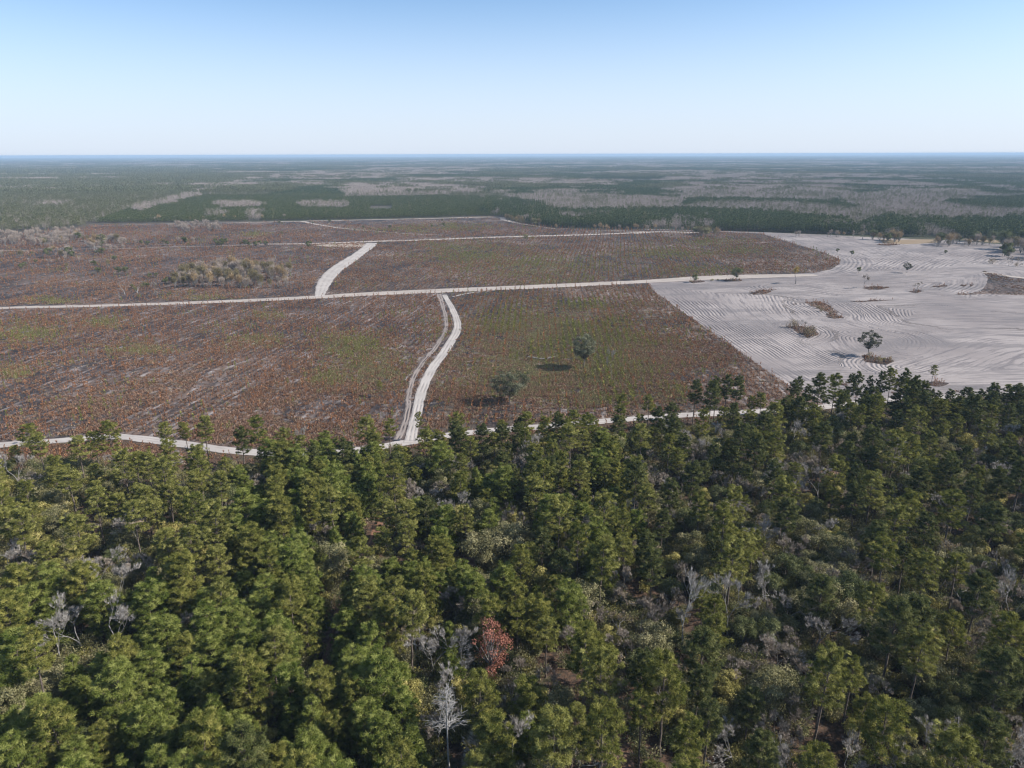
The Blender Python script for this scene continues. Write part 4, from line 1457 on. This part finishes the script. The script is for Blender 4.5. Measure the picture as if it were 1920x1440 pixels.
reserve(at_top('b2', 1095, 1170, 11, s=0.8), 3)
reserve(at_top('b1', 1180, 1180, 10, s=0.95), 3)
reserve(at_top('b0', 1540, 1150, 12, s=1.0, label='tan-grey leafless tree with spreading limbs in the middle of the right forest'), 4)
reserve(at_top('b1', 1400, 1245, 9, s=0.9), 3)
reserve(at_top('b0', 1378, 1370, 9, s=0.9, label='small grey leafless tree low in the forest, beneath the tallest white one'), 3)
reserve(at_top('h1', 1423, 806, 10, s=0.7, label='small tree with bright yellow leaves at the forest edge'), 2)
reserve(at_top('h1', 1885, 1385, 9, s=0.9, label='ochre-leaved small tree in the lowest corner of the forest'), 3)
reserve(at_top('h1', 35, 820, 3, s=0.5), 1)
reserve(at_top('b0', 25, 855, 14, s=1.1, label='grey leafless tree at the forest edge, nearest the left border'), 4)
reserve(at_top('b0', 300, 853, 10, s=0.9), 3)
reserve(at_top('b0', 205, 848, 9, s=0.8), 3)
reserve(at_top('b0', 355, 835, 8, s=0.7), 2)
reserve(at_top('b0', 568, 800, 17, s=0.45, label='thin dead white trunk standing beside the near sand road'), 2)
reserve(at_top('b1', 490, 890, 9, s=1.1), 3)
reserve(at_top('b1', 830, 905, 10, s=0.9), 3)
reserve(at_top('b0', 1262, 905, 12, s=0.9), 3)
reserve(at_top('b1', 1525, 860, 12, s=1.0), 3)
reserve(at_top('b1', 600, 975, 10, s=1.1), 3)
reserve(at_top('o0', 905, 1000, 12, s=1.15, label='large round grey-green oak in the middle of the forest'), 5)
reserve(at_top('o0', 955, 985, 13, s=1.25, label='wide domed grey-green oak, upper one of the pair in mid forest'), 5)
reserve(at_top('y1', 20, 1200, 17, s=1.15, label='large bright yellow-green pine cut by the left border'), 4)

# pines standing out along the forest edge: (top px, top py, height, model)
EDGE_PINES = [
    (50, 800, 17, 'p1', 1.0), (200, 795, 20, 'p1', 1.0), (175, 812, 17, 'p1', 0.9), (310, 795, 19, 'p0', 0.85), (345, 793, 17, 'p2', 0.75), (380, 783, 21, 'p0', 0.95), (450, 806, 19, 'p4', 0.85), (480, 786, 21, 'p1', 0.95), (530, 808, 17, 'p3', 0.85), (560, 820, 15, 'p6', 0.8),
    (728, 788, 17, 'p2', 0.8), (785, 775, 13, 'p6', 0.55), (860, 780, 20, 'p3', 0.95), (940, 792, 14, 'p1', 0.8), (988, 775, 19, 'p0', 0.95), (1075, 775, 18, 'p1', 0.9), (1165, 740, 20, 'p2', 0.8), (1218, 743, 17, 'p2', 0.85), (800, 810, 19, 'p3', 0.9), (905, 800, 19, 'p4', 0.9), (1115, 782, 12, 'p6', 0.8),
    (1305, 714, 24, 'p5', 0.95), (1335, 718, 24, 'p4', 1.0), (1345, 708, 22, 'p5', 0.8), (1365, 704, 25, 'p5', 0.95), (1382, 708, 24, 'p5', 1.0), (1430, 737, 17, 'p2', 0.8), (1492, 714, 19, 'p5', 0.8), (1500, 707, 20, 'p5', 0.75), (1515, 722, 16, 'p5', 0.7),
    (1540, 706, 24, 'p4', 1.0), (1568, 708, 26, 'p1', 1.0), (1600, 703, 23, 'p5', 0.75), (1612, 700, 25, 'p5', 0.8), (1632, 706, 22, 'p5', 0.6), (1655, 697, 25, 'p5', 0.8), (1675, 692, 26, 'p2', 0.85), (1690, 706, 22, 'p5', 0.7), (1703, 694, 27, 'p5', 0.75), (1720, 706, 26, 'p5', 0.9), (1735, 720, 22, 'p4', 0.8), (1710, 715, 24, 'p2', 0.9),
    (1748, 733, 15, 'p4', 0.55), (1762, 735, 15, 'p5', 0.6), (1785, 732, 18, 'p5', 0.8), (1815, 730, 18, 'p4', 0.95), (1842, 732, 17, 'p5', 0.7), (1866, 723, 19, 'p4', 0.9), (1895, 726, 19, 'p1', 0.9), (1918, 725, 20, 'p4', 1.0), (1640, 730, 18, 'p4', 1.0), (1582, 735, 19, 'p4', 0.9),
    (1650, 752, 16, 'p1', 0.9), (1460, 760, 15, 'p1', 1.0), (1410, 745, 14, 'p2', 0.7), (1260, 760, 17, 'p4', 0.9), (1020, 785, 15, 'p1', 0.8), (1940, 722, 20, 'p4', 1.0),
    # tall pines with visible trunks inside the wood
    (125, 878, 20, 'p0', 1.05), (250, 850, 14, 'p0', 1.0), (270, 918, 19, 'p0', 0.9), (370, 855, 20, 'p1', 0.95), (175, 920, 19, 'p0', 1.0), (140, 975, 21, 'p3', 1.05), (30, 960, 21, 'p0', 1.0), (310, 1000, 20, 'p0', 1.0), (405, 1025, 19, 'p0', 0.95), (215, 930, 16, 'p0', 0.9),
    (690, 1095, 19, 'p3', 1.05), (765, 1115, 22, 'p0', 1.05), (765, 940, 19, 'p0', 1.0), (655, 875, 15, 'p0', 0.8), (900, 1005, 0, 'p0', 1.0), (975, 1030, 19, 'p1', 0.85), (1085, 985, 21, 'p1', 0.9), (1175, 1010, 19, 'p0', 0.9), (1170, 965, 19, 'p1', 0.85), (1220, 1005, 18, 'p4', 0.9), (1220, 915, 19, 'p0', 0.85),
    (1130, 1230, 24, 'p3', 1.05), (1250, 1240, 24, 'p1', 1.15), (895, 1270, 19, 'p1', 0.95), (920, 1345, 14, 'p1', 0.9), (995, 870, 20, 'p4', 0.9), (1035, 830, 20, 'p1', 0.8), (1300, 870, 19, 'p4', 0.95), (1380, 915, 0, 'p0', 0.9), (1455, 870, 20, 'p4', 0.95), (1610, 910, 19, 'p4', 1.0), (1730, 880, 20, 'p4', 1.0), (1830, 900, 0, 'p4', 1.0),
    (1870, 950, 20, 'p4', 1.1), (1650, 985, 20, 'p4', 0.95), (1400, 1000, 19, 'p0', 1.0), (1480, 940, 19, 'p4', 1.0), (1730, 1130, 21, 'p4', 1.05), (1660, 1320, 22, 'p1', 1.15), (1840, 1080, 20, 'p4', 1.0), (1890, 1225, 22, 'p4', 1.2), (1440, 1300, 0, 'p1', 1.0), (1540, 1085, 19, 'p4', 1.0),
]
for a, b, h, k_, s in EDGE_PINES:
    if h:
        reserve(at_top(k_, a, b, h, s=s, group='tall pines of the near forest'), 2.6)

# more pines filling up that edge towards the right
rng = RS(4321)
for i in range(85):
    a = rng.uniform(800, 1990)
    b = np.interp(a, [800, 1000, 1290, 1450, 1560, 1760, 1990], [806, 786, 760, 752, 738, 738, 728]) + rng.uniform(-6, 28)
    if 1395 < a < 1470 or (a < 1395 and rng.rand() < 0.6):
        continue
    reserve(at_top(['p4', 'p1', 'p5', 'p2'][rng.randint(4)], a, b, rng.uniform(14, 21), s=rng.uniform(0.75, 1.0), group='tall pines of the near forest', rng=rng), 2.6)

# the rest of the near forest
zone_young = [gpoly(q) for q in ([(-200, 1200), (80, 1180), (330, 1150), (560, 1130), (640, 1080), (720, 1200), (780, 1330), (800, 1650), (-300, 1650)],
                                 [(470, 860), (640, 838), (745, 850), (735, 900), (690, 1000), (650, 1120), (480, 1130), (430, 1000)],
                                 [(730, 1110), (870, 1040), (900, 1100), (880, 1160), (760, 1180)])]
zone_open = gpoly([(-250, 900), (470, 880), (440, 1050), (500, 1130), (300, 1150), (-250, 1180)])
zone_right = gpoly([(1250, 800), (2200, 740), (2200, 1650), (1100, 1650), (1150, 1200)])
forest = np.vstack([G_FOREST, gpoly([(2300, 1200), (2150, 1700), (-250, 1700), (-330, 1200)])])


def in_gap(x, y):
    if dist_poly(G_TRAIL, x, y) < 4.2:
        return True
    for px, py, rx, ry, key in CLEARINGS:
        cx, cy = _CL[(px, py)]
        if ((x - cx) / (rx * 0.8)) ** 2 + ((y - (cy - 7)) / (ry + 9)) ** 2 < 1:
            return True
    for hx, hy, hr in heroes:
        if abs(x - hx * (y / hy)) < hr and -15 < y - hy < 1:
            return True
        if hr >= 5 and 0 < x - hx < 12 and abs(y - hy) < 5:
            return True
    return False


_CL = {(c_[0], c_[1]): gp(c_[0], c_[1]) for c_ in CLEARINGS}
rng = RS(2024)
grid = {}


def near_ok(x, y, r):
    gx, gy = int(x // 6), int(y // 6)
    for i in (-1, 0, 1):
        for j in (-1, 0, 1):
            for (a, b, c_) in grid.get((gx + i, gy + j), ()):
                if (a - x) ** 2 + (b - y) ** 2 < ((r + c_) * 0.5) ** 2 * 1.0:
                    return False
    return True


for a, b, r in placed:
    grid.setdefault((int(a // 6), int(b // 6)), []).append((a, b, r * 1.8))
lo, hi = forest.min(0), forest.max(0)
cand = rng.uniform(lo, hi, (60000, 2))
cand = cand[inside(forest, cand[:, 0], cand[:, 1])]
fill = []
zy = np.zeros(len(cand), bool)
for q in zone_young:
    zy |= inside(q, cand[:, 0], cand[:, 1])
zo, zr = inside(zone_open, cand[:, 0], cand[:, 1]), inside(zone_right, cand[:, 0], cand[:, 1])
pxs, pys, fs = project(cand[:, 0], cand[:, 1], 10)
edge_d = dist_poly(G_FOREST, cand[:, 0], cand[:, 1])
patchn = fnoise(cand[:, 0], cand[:, 1], 38, 141)
patchn2 = fnoise(cand[:, 0], cand[:, 1], 30, 151)
for i in range(len(cand)):
    if not (-170 < pxs[i] < 2150):
        continue
    x, y = cand[i]
    u = rng.rand()
    if zy[i]:
        t = 'young' if u < 0.80 else ('pine' if u < 0.88 else 'oak')
    elif zo[i]:
        t = 'pine' if u < 0.42 else ('oak' if u < 0.88 else 'bare')
    elif zr[i]:
        t = 'pine' if u < 0.24 + 0.22 * (patchn[i] > 0.5) else ('oak' if u < 0.80 else 'bare')
    else:
        t = 'pine' if u < 0.26 + 0.22 * (patchn[i] > 0.5) else ('young' if u < 0.54 else ('oak' if u < 0.85 else 'bare'))
    r = {'young': 5.0, 'pine': 6.3, 'oak': 4.7, 'bare': 4.7}[t]
    if not near_ok(x, y, r) or in_gap(x, y):
        continue
    grid.setdefault((int(x // 6), int(y // 6)), []).append((x, y, r))
    v = rng.rand()
    if t == 'young':
        k_ = ['y0', 'y1', 'y2', 'y3', 'y1'][int(v * 5)]
    elif t == 'pine':
        if zo[i]:
            k_ = ['p0', 'p3', 'p6', 'p1', 'p0'][int(v * 5)]
        elif zr[i]:
            k_ = ['p4', 'p1', 'p4', 'p2', 'p5', 'p3', 'p6'][int(v * 7)]
        else:
            k_ = ['p1', 'p0', 'p2', 'p4', 'p3', 'p6'][int(v * 6)]
    elif t == 'oak':
        if zr[i]:
            k_ = ['o0', 'o4', 'o2', 'o1', 'o3', 'h0', 'o2', 'o1', 'o4'][int(v * 9)]
        else:
            k_ = ['o0', 'o1', 'o2', 'o3', 'o4', 'o1', 'o3', 'o0'][int(v * 8)]
            if v < 0.03:
                k_ = 'h0'
    else:
        k_ = ['b1', 'b2', 'b0', 'b1'][int(v * 4)]
    s = rng.uniform(0.70, 1.15)
    if t == 'oak':
        s *= rng.uniform(0.62, 1.0)
    if edge_d[i] < 12:
        s *= 0.88
    fill.append((k_, x, y, s, s * rng.uniform(0.9, 1.08), float(pxs[i]), float(pys[i]), float(fs[i])))
print('forest fill', len(fill))

# the ones that show largest become objects of their own, the others one mass per kind
fill.sort(key=lambda q: q[7])
n_of = {'pine_tree': sum(1 for r in REG if r[1].name == 'pine_tree') + 1, 'oak_tree': 70, 'bare_tree': 30, 'deciduous_tree': 5}
LIM = {'pine_tree': 300, 'oak_tree': 260, 'bare_tree': 280, 'deciduous_tree': 280}
mass = []
GROUPS = {'pine_tree': 'pines of the near forest', 'oak_tree': 'broad-leaved trees of the near forest', 'bare_tree': 'leafless trees of the near forest', 'deciduous_tree': 'tan-leaved trees of the near forest'}
for k_, x, y, s, sz, px, py, f in fill:
    K = Kind.all[k_]
    if -20 < px < 1940 and py < 1440 + 40 and n_of[K.name] < LIM[K.name]:
        n_of[K.name] += 1
        tree(k_, x, y, s, sz, group=GROUPS[K.name])
    else:
        mass.append((k_, x, y, s, sz))
keys = sorted({q[0] for q in mass})
props(scatter('forest_trees', [(q[1], q[2]) for q in mass], [Kind.all[k_].joint for k_ in keys], [keys.index(q[0]) for q in mass], np.array([q[3] for q in mass]), seed=8,
              zs=np.array([q[4] / q[3] for q in mass])), 'farther trees of the near forest, pines mixed with oaks', 'forest')
# undergrowth beneath the near forest
cand = rng.uniform(lo, hi, (62000, 2))
big = np.vstack([gpoly([(-300, 905)]), gpoly(FOREST_EDGE[1:]) + np.array([0, 14.0]), gpoly([(2300, 1200), (2150, 1700), (-250, 1700), (-330, 1200)])])
cand = cand[inside(big, cand[:, 0], cand[:, 1])]
px, py, _ = project(cand[:, 0], cand[:, 1])
cand = cand[(px > -120) & (px < 2040)]
dn = fnoise(cand[:, 0], cand[:, 1], 18, 161)
keepu = rng.rand(len(cand)) < smooth(0.3, 0.7, dn) * 0.9 + 0.1
keepu &= dist_poly(G_TRAIL, cand[:, 0], cand[:, 1]) > 1.8
keepu &= dist_poly(G_NEAR_ROAD, cand[:, 0], cand[:, 1]) > 7
for c_ in CLEARINGS:
    cx, cy = _CL[(c_[0], c_[1])]
    keepu &= ((cand[:, 0] - cx) / c_[2]) ** 2 + ((cand[:, 1] - cy + 1) / (c_[3] + 1)) ** 2 > 1
cand = cand[keepu]
print('undergrowth', len(cand))
U = [Kind.all[k_].joint for k_ in ('u0', 'u1', 'u2', 'u3')] + SAP[:2] + SAP[12:14]
props(scatter('undergrowth', cand, U, rng.choice([0, 0, 0, 1, 1, 1, 2, 3, 3, 3, 3, 7], len(cand)), rng.uniform(0.7, 1.9, len(cand)), seed=9), 'low shrubs and dry grass under the near forest', 'undergrowth')

# ---- countable trees and shrubs out in the fields (foot px, foot py, height px)
FIELD_TREES = [
    ('fo', 955, 755, 68, 'low spreading dark oak in the burnt field, close to the near forest'),
    ('f1', 1095, 692, 64, 'tall rounded grey-green oak with its shadow in the green planted rows'),
    ('s0', 1146, 713, 58, None), ('sb', 1627, 668, 46, 'spreading dark oak with blue shadow on the graded sand'),
    ('p6', 714, 745, 30, 'small lone pine with a tuft crown left of the white track'),
    ('p6', 1746, 720, 34, 'small leaning pine on a scrub patch in the sand, above the forest edge'),
    ('o2', 1303, 530, 15, 'first small round dark tree on the sand beside the main road'),
    ('o2', 1381, 527, 25, 'taller dark tree with a round head on the sand beside the main road'),
    ('h1', 1492, 532, 32, 'yellowish thin tree on the sand beside the main road'),
    ('o2', 1610, 512, 11, 'small dark bushy tree standing on pale curved furrows'),
    ('sb', 1700, 512, 19, 'dark vase-shaped tree on the furrowed sand'),
    ('b2', 1620, 539, 27, 'thin leafless tree on a scrub strip in the sand'),
    ('h0', 1719, 545, 18, 'sparse brown tree on a round scrub patch in the sand'),
    ('o2', 1597, 480, 10, 'small dark tree beside the curved sand tracks, nearer one of two'),
    ('o2', 1570, 474, 8, 'small dark tree beside the curved sand tracks, farther one of two'),
    ('o2', 1772, 477, 8, 'small dark tree on far sand in front of the yellowish tree line'),
    ('o0', 985, 451, 12, 'lone dark tree on the far side of the back road'),
    ('h0', 1617, 449, 18, 'thin reddish tree at the far edge of the sand'),
    ('o4', 192, 462, 24, None),
    ('o2', 580, 467, 15, 'dark round bushy tree beside the wide bend of the back road'),
    ('b0', 1505, 622, 20, None), ('b0', 1890, 500, 18, None), ('h0', 1756, 464, 16, None),
]
for k_, px, py, hp, lab in FIELD_TREES:
    if k_ == 's0' and px == 1146:
        o = at_base('b0', px, py, hp, s=0.35, label='thin dead white trunk standing alone in the green planted rows')
        o.name = 'bare_tree'
        continue
    at_base(k_, px, py, hp, label=lab, group=None if lab else 'trees scattered over the fields')
at_base('s0', 234, 553, 18, label='white forked dead snag above the main road, middle one of three')
at_base('s1', 258, 553, 16, label='white wide-armed dead snag above the main road, beside a dark shrub')
at_base('s0', 225, 558, 11, tilt=-0.25, label='small leaning white dead snag above the main road, lowest of three')
at_base('s0', 517, 486, 12, label='small white dead snag between the grove and the back road')
# fallen trunk
T = Tubes()
T.add(np.array([[-9, 0, 1.8], [-5, 0.3, 0.9], [0, 0, 0.45], [4, 0.4, 0.5], [8, 0.9, 1.6]]), [0.12, 0.25, 0.34, 0.3, 0.12], 7)
T.add(np.array([[3, 0.3, 0.5], [5.5, 1.8, 1.6], [8, 2.8, 3.0]]), [0.2, 0.15, 0.06], 5)
T.add(np.array([[-4, 0.2, 0.9], [-6.5, -1.2, 2.4]]), [0.14, 0.05], 5)
o = link('fallen_trunk', raw_mesh('fallen_trunk', *T.get()[:2], [M_WHITE], smooth_=True))
x, y = gp(1017, 674)
o.location = (x, y, 0.06)
props(o, 'pale fallen trunk lying beside the shadow of the rounded oak', 'fallen tree')

FAR_MASS = []
# groups of trees: (model list, polygon px, count, height px range, group)
rng = RS(99)
BUNCHES = [
    (['g0', 'g2', 'g1', 'g0', 'g3', 'g2', 'g1', 'g0', 'g2'], [(325, 541), (540, 541), (555, 522), (520, 508), (400, 508), (330, 520)], 110, (20, 30), 'grove of greyish trees above the main road', 'grove'),
    (['g0', 'g3', 'g0'], [(312, 436), (415, 436), (415, 424), (330, 424)], 50, (10, 16), 'pale thicket at the back of the burnt fields', 'pale thicket'),
    (['g0', 'g0', 'g3', 'g0', 'g0'], [(-15, 464), (105, 462), (150, 452), (150, 436), (60, 440), (-15, 443)], 95, (11, 19), 'leafless trees below the far left wood', 'left fringe'),
    (['g0', 'g1', 'g2', 'g0', 'o2', 'g0', 'b0'], [(95, 490), (230, 474), (240, 452), (100, 444), (70, 466)], 80, (10, 19), 'mixed trees along the back road', 'back road'),
    (['o2', 'g0', 'o2', 'g2', 'b0'], [(0, 520), (240, 520), (240, 478), (0, 478)], 26, (8, 16), 'trees scattered over the left burnt field', 'left field'),
    (['o2', 'o2', 'g2', 'g0'], [(250, 466), (500, 466), (500, 455), (250, 458)], 24, (8, 14), 'trees along the back road west of the bend', 'back road'),
    (['o2', 'u1', 'b1'], [(240, 560), (340, 566), (340, 520), (250, 520)], 12, (6, 14), 'shrubs above the main road', 'main road'),
    (['g2', 'g2', 'o0', 'g2', 'g1'], [(1296, 444), (1348, 444), (1352, 438), (1300, 438)], 13, (12, 22), 'olive tree clump behind the middle field', 'olive clump'),
    (['g1', 'g1', 'g2', 'o2', 'g1'], [(1626, 452), (1690, 458), (1692, 452), (1632, 447)], 20, (13, 22), 'ochre trees at the back edge of the sand', 'ochre line'),
    (['g1', 'g1', 'o2', 'g1', 'g0', 'g2'], [(1755, 463), (1862, 461), (1862, 452), (1760, 452)], 34, (13, 24), 'ochre trees near the right border at the back of the sand', 'ochre line'),
    (['g2', 'o2', 'g0', 'g2', 'g0', 'o2'], [(1868, 487), (1990, 490), (1990, 462), (1880, 462)], 44, (20, 32), 'dense grey-green clump at the right border', 'right clump'),
    (['g2', 'g1', 'g2', 'o0'], [(942, 412), (975, 424), (1015, 426), (1000, 420), (960, 410)], 16, (9, 16), 'trees where the fields meet the dark plantation', 'far corner'),
    (['g1', 'g2', 'g0', 'g1'], [(1040, 432), (1290, 436), (1290, 433), (1040, 429)], 22, (8, 15), 'small ochre trees in front of the dark plantation', 'plantation front'),
    (['g1', 'g0', 'g3'], [(1480, 445), (1600, 445), (1600, 441), (1480, 441)], 8, (9, 14), 'thin trees in front of the plantation behind the sand', 'plantation front'),
    (['g1', 'g0', 'o2', 'g0'], [(180, 418), (560, 413), (560, 411), (180, 416)], 18, (8, 14), 'thin trees in front of the young plantation', 'young plantation'),
    (['o2', 'g0', 'g2', 'g0'], [(480, 444), (920, 430), (900, 416), (500, 420)], 22, (4, 9), 'shrubs scattered over the rear burnt field', 'rear field'),
    (['u2', 'b1', 'h0'], [(1480, 612), (1530, 628), (1518, 633), (1490, 620)], 9, (7, 20), 'brown brush on the pointed scrub patch', 'scrub patch'),
    (['u2', 'u0', 'h0'], [(1618, 668), (1675, 678), (1655, 682), (1625, 676)], 12, (5, 10), 'brown brush at the foot of the oak on the sand', 'sand oak'),
    (['u1', 'o3', 'u3'], [(880, 752), (1010, 765), (1020, 640), (900, 640)], 10, (5, 11), 'shrubs near the two oaks in the burnt field', 'oak field'),
    (['u2', 'u0'], [(1290, 529), (1390, 527), (1388, 525), (1290, 527)], 6, (3, 5), 'low brush beside the main road on the sand', 'sand roadside'),
    (['u2', 'u2', 'h0'], [(1515, 570), (1575, 594), (1560, 596), (1520, 575)], 9, (3, 7), 'brush on the two dark patches in the sand', 'dark patches'),
    (['b1', 'u2'], [(1860, 500), (1920, 502), (1920, 492), (1860, 494)], 7, (6, 14), 'sparse brush left of the right border', 'right border'),
]
for keys_, poly, n, hr, grp, short in BUNCHES:
    P = gpoly(poly)
    lo_, hi_ = P.min(0), P.max(0)
    c_ = 0
    for _ in range(n * 60):
        x, y = rng.uniform(lo_, hi_)
        if c_ >= n:
            break
        if not inside(P, np.array([x]), np.array([y]))[0]:
            continue
        if dist_poly(G_BACK, x, y) < 7 or dist_poly(G_MAIN, x, y) < 8:
            continue
        px, py, f = project(x, y)
        hp = rng.uniform(*hr) * rng.choice([0.8, 1, 1, 1.1])
        k_ = keys_[rng.randint(len(keys_))]
        FAR_MASS.append((hp, k_, float(px), float(py), grp))
        c_ += 1

FAR_MASS.sort(key=lambda q: -q[0])
cnt, rest = {}, []
for hp, k_, px, py, grp in FAR_MASS:
    K = Kind.all[k_]
    cnt[K.name] = cnt.get(K.name, 0) + 1
    if K.name == 'winter_tree' and cnt[K.name] > 290:
        x, y = gp(px, py)
        d = math.sqrt(x * x + y * y + H * H)
        rest.append((k_, x, y, hp * (y * math.cos(PITCH) + H * math.sin(PITCH)) / FPX / (math.hypot(x, y) / d) / K.h))
    else:
        at_base(k_, px, py, hp, group=grp, rng=rng)
keys = sorted({q[0] for q in rest})
if rest:
    props(scatter('distant_winter_trees', [(q[1], q[2]) for q in rest], [Kind.all[k_].joint for k_ in keys], [keys.index(q[0]) for q in rest], np.array([q[3] for q in rest]), seed=12), 'smallest winter trees around the far field edges', 'trees')

# ------------------------------------------------------------------ labels of the trees that have none yet
LAND = [
    (920, 1230, 'rust-red tree'), (838, 1340, 'tall dead pine'), (1290, 1150, 'tallest white leafless tree'), (160, 1180, 'pale leafless cluster'), (250, 975, 'left sandy clearing'),
    (1152, 1390, 'lowest clay clearing'), (1556, 886, 'right clay clearing'), (738, 880, 'clay trail mouth'), (640, 1170, 'lower dark trail gap'), (880, 1060, 'middle clay clearing'),
    (930, 1020, 'domed oak pair'), (1423, 815, 'bright yellow tree'), (1912, 1140, 'right border leafless tree'), (1540, 1180, 'spreading tan-grey tree'), (25, 880, 'left border leafless tree'),
    (770, 835, 'white track junction'), (20, 1260, 'yellow-green border pine'), (400, 845, 'left end of the near road'), (1440, 775, 'right stretch of the near road'), (1378, 1400, 'small grey leafless tree'),
    (1885, 1400, 'ochre corner tree'), (1655, 740, 'tall edge pine row'), (568, 830, 'thin dead roadside trunk'), (1075, 1210, 'twiggy tan tree'), (345, 1190, 'low end of the pale cluster'),
    (440, 520, 'grey grove'), (240, 545, 'three white snags'), (580, 462, 'bushy tree at the road bend'), (365, 430, 'pale thicket'), (60, 450, 'left end of the back road'), (985, 446, 'lone back-road tree'),
    (1325, 440, 'olive clump'), (1660, 450, 'left ochre tree group'), (1810, 455, 'right ochre tree group'), (1900, 470, 'grey-green border clump'), (955, 412, 'far field corner'), (1160, 432, 'looping back road end'),
    (1540, 442, 'middle of the far sand edge'), (1505, 620, 'pointed scrub patch'), (1635, 660, 'oak on the sand'), (955, 740, 'low spreading oak'), (1095, 660, 'rounded field oak'), (1340, 526, 'roadside sand trees'),
    (1545, 580, 'dark patches in the sand'), (170, 470, 'mixed roadside wood'), (300, 416, 'left young plantation edge'), (700, 430, 'diagonal track'),
    (300, 1300, 'lower left bushy pines'), (500, 1350, 'lowest bushy pine slope'), (1750, 1000, 'right pine mass'), (1650, 1300, 'lower right pine mass'), (60, 500, 'left field border'), (420, 960, 'left half of the open pine wood'),
    (560, 1000, 'slope of bushy pines'), (1100, 950, 'central pine wood'), (1320, 950, 'right central wood'), (1450, 1100, 'mid right wood'), (1050, 1300, 'lower central wood')]
ORD = ['first', 'second', 'third', 'fourth', 'fifth', 'sixth', 'seventh', 'eighth', 'ninth', 'tenth'] + ['%dth' % i for i in range(11, 400)]
buck = {}
for r in REG:
    o, K, px, py, f = r
    scl = 1.0 if py > 700 else 0.25
    d = [math.hypot(px - a, (py - b) / scl) for a, b, _ in LAND]
    j = int(np.argmin(d))
    dx, dy = px - LAND[j][0], (py - LAND[j][1]) / scl
    side = ('right of' if dx > 0 else 'left of') if abs(dx) > abs(dy) else ('below' if dy > 0 else 'above')
    buck.setdefault((j, side, K.desc), []).append((d[j], r))
for (j, side, desc), rs in buck.items():
    rs.sort(key=lambda q: q[0])
    for i, (_, (o, K, px, py, f)) in enumerate(rs):
        lm = LAND[j][2]
        if len(rs) == 1:
            o['label'] = '%s, %s the %s' % (desc, side, lm)
        else:
            o['label'] = '%s, %s %s the %s' % (desc, ('nearest one' if i == 0 else ORD[i] + ' nearest'), side, lm)
        if not o.get('group'):
            o['group'] = GROUPS.get(K.name, 'trees scattered over the fields') if py > 790 else 'trees scattered over the fields'

# ------------------------------------------------------------------ haze
m, nt, out = new_mat('haze_air')
pv = N(nt, 'ShaderNodeVolumePrincipled')
pv.inputs['Color'].default_value = (0.58, 0.78, 1.0, 1)
pv.inputs['Density'].default_value = 6.5e-5
pv.inputs['Anisotropy'].default_value = 0.0
L(nt, pv.outputs[0], out.inputs['Volume'])
x0, x1, y0, y1, z0, z1 = -41000, 41000, -400, 41000, -1.5, 124
Vb = [(x, y, z) for x in (x0, x1) for y in (y0, y1) for z in (z0, z1)]
Fb = [(0, 1, 3, 2), (4, 6, 7, 5), (0, 4, 5, 1), (2, 3, 7, 6), (0, 2, 6, 4), (1, 5, 7, 3)]
me = bpy.data.meshes.new('haze')
me.from_pydata(Vb, [], Fb)
me.materials.append(m)
props(link('haze', me), kind='stuff')
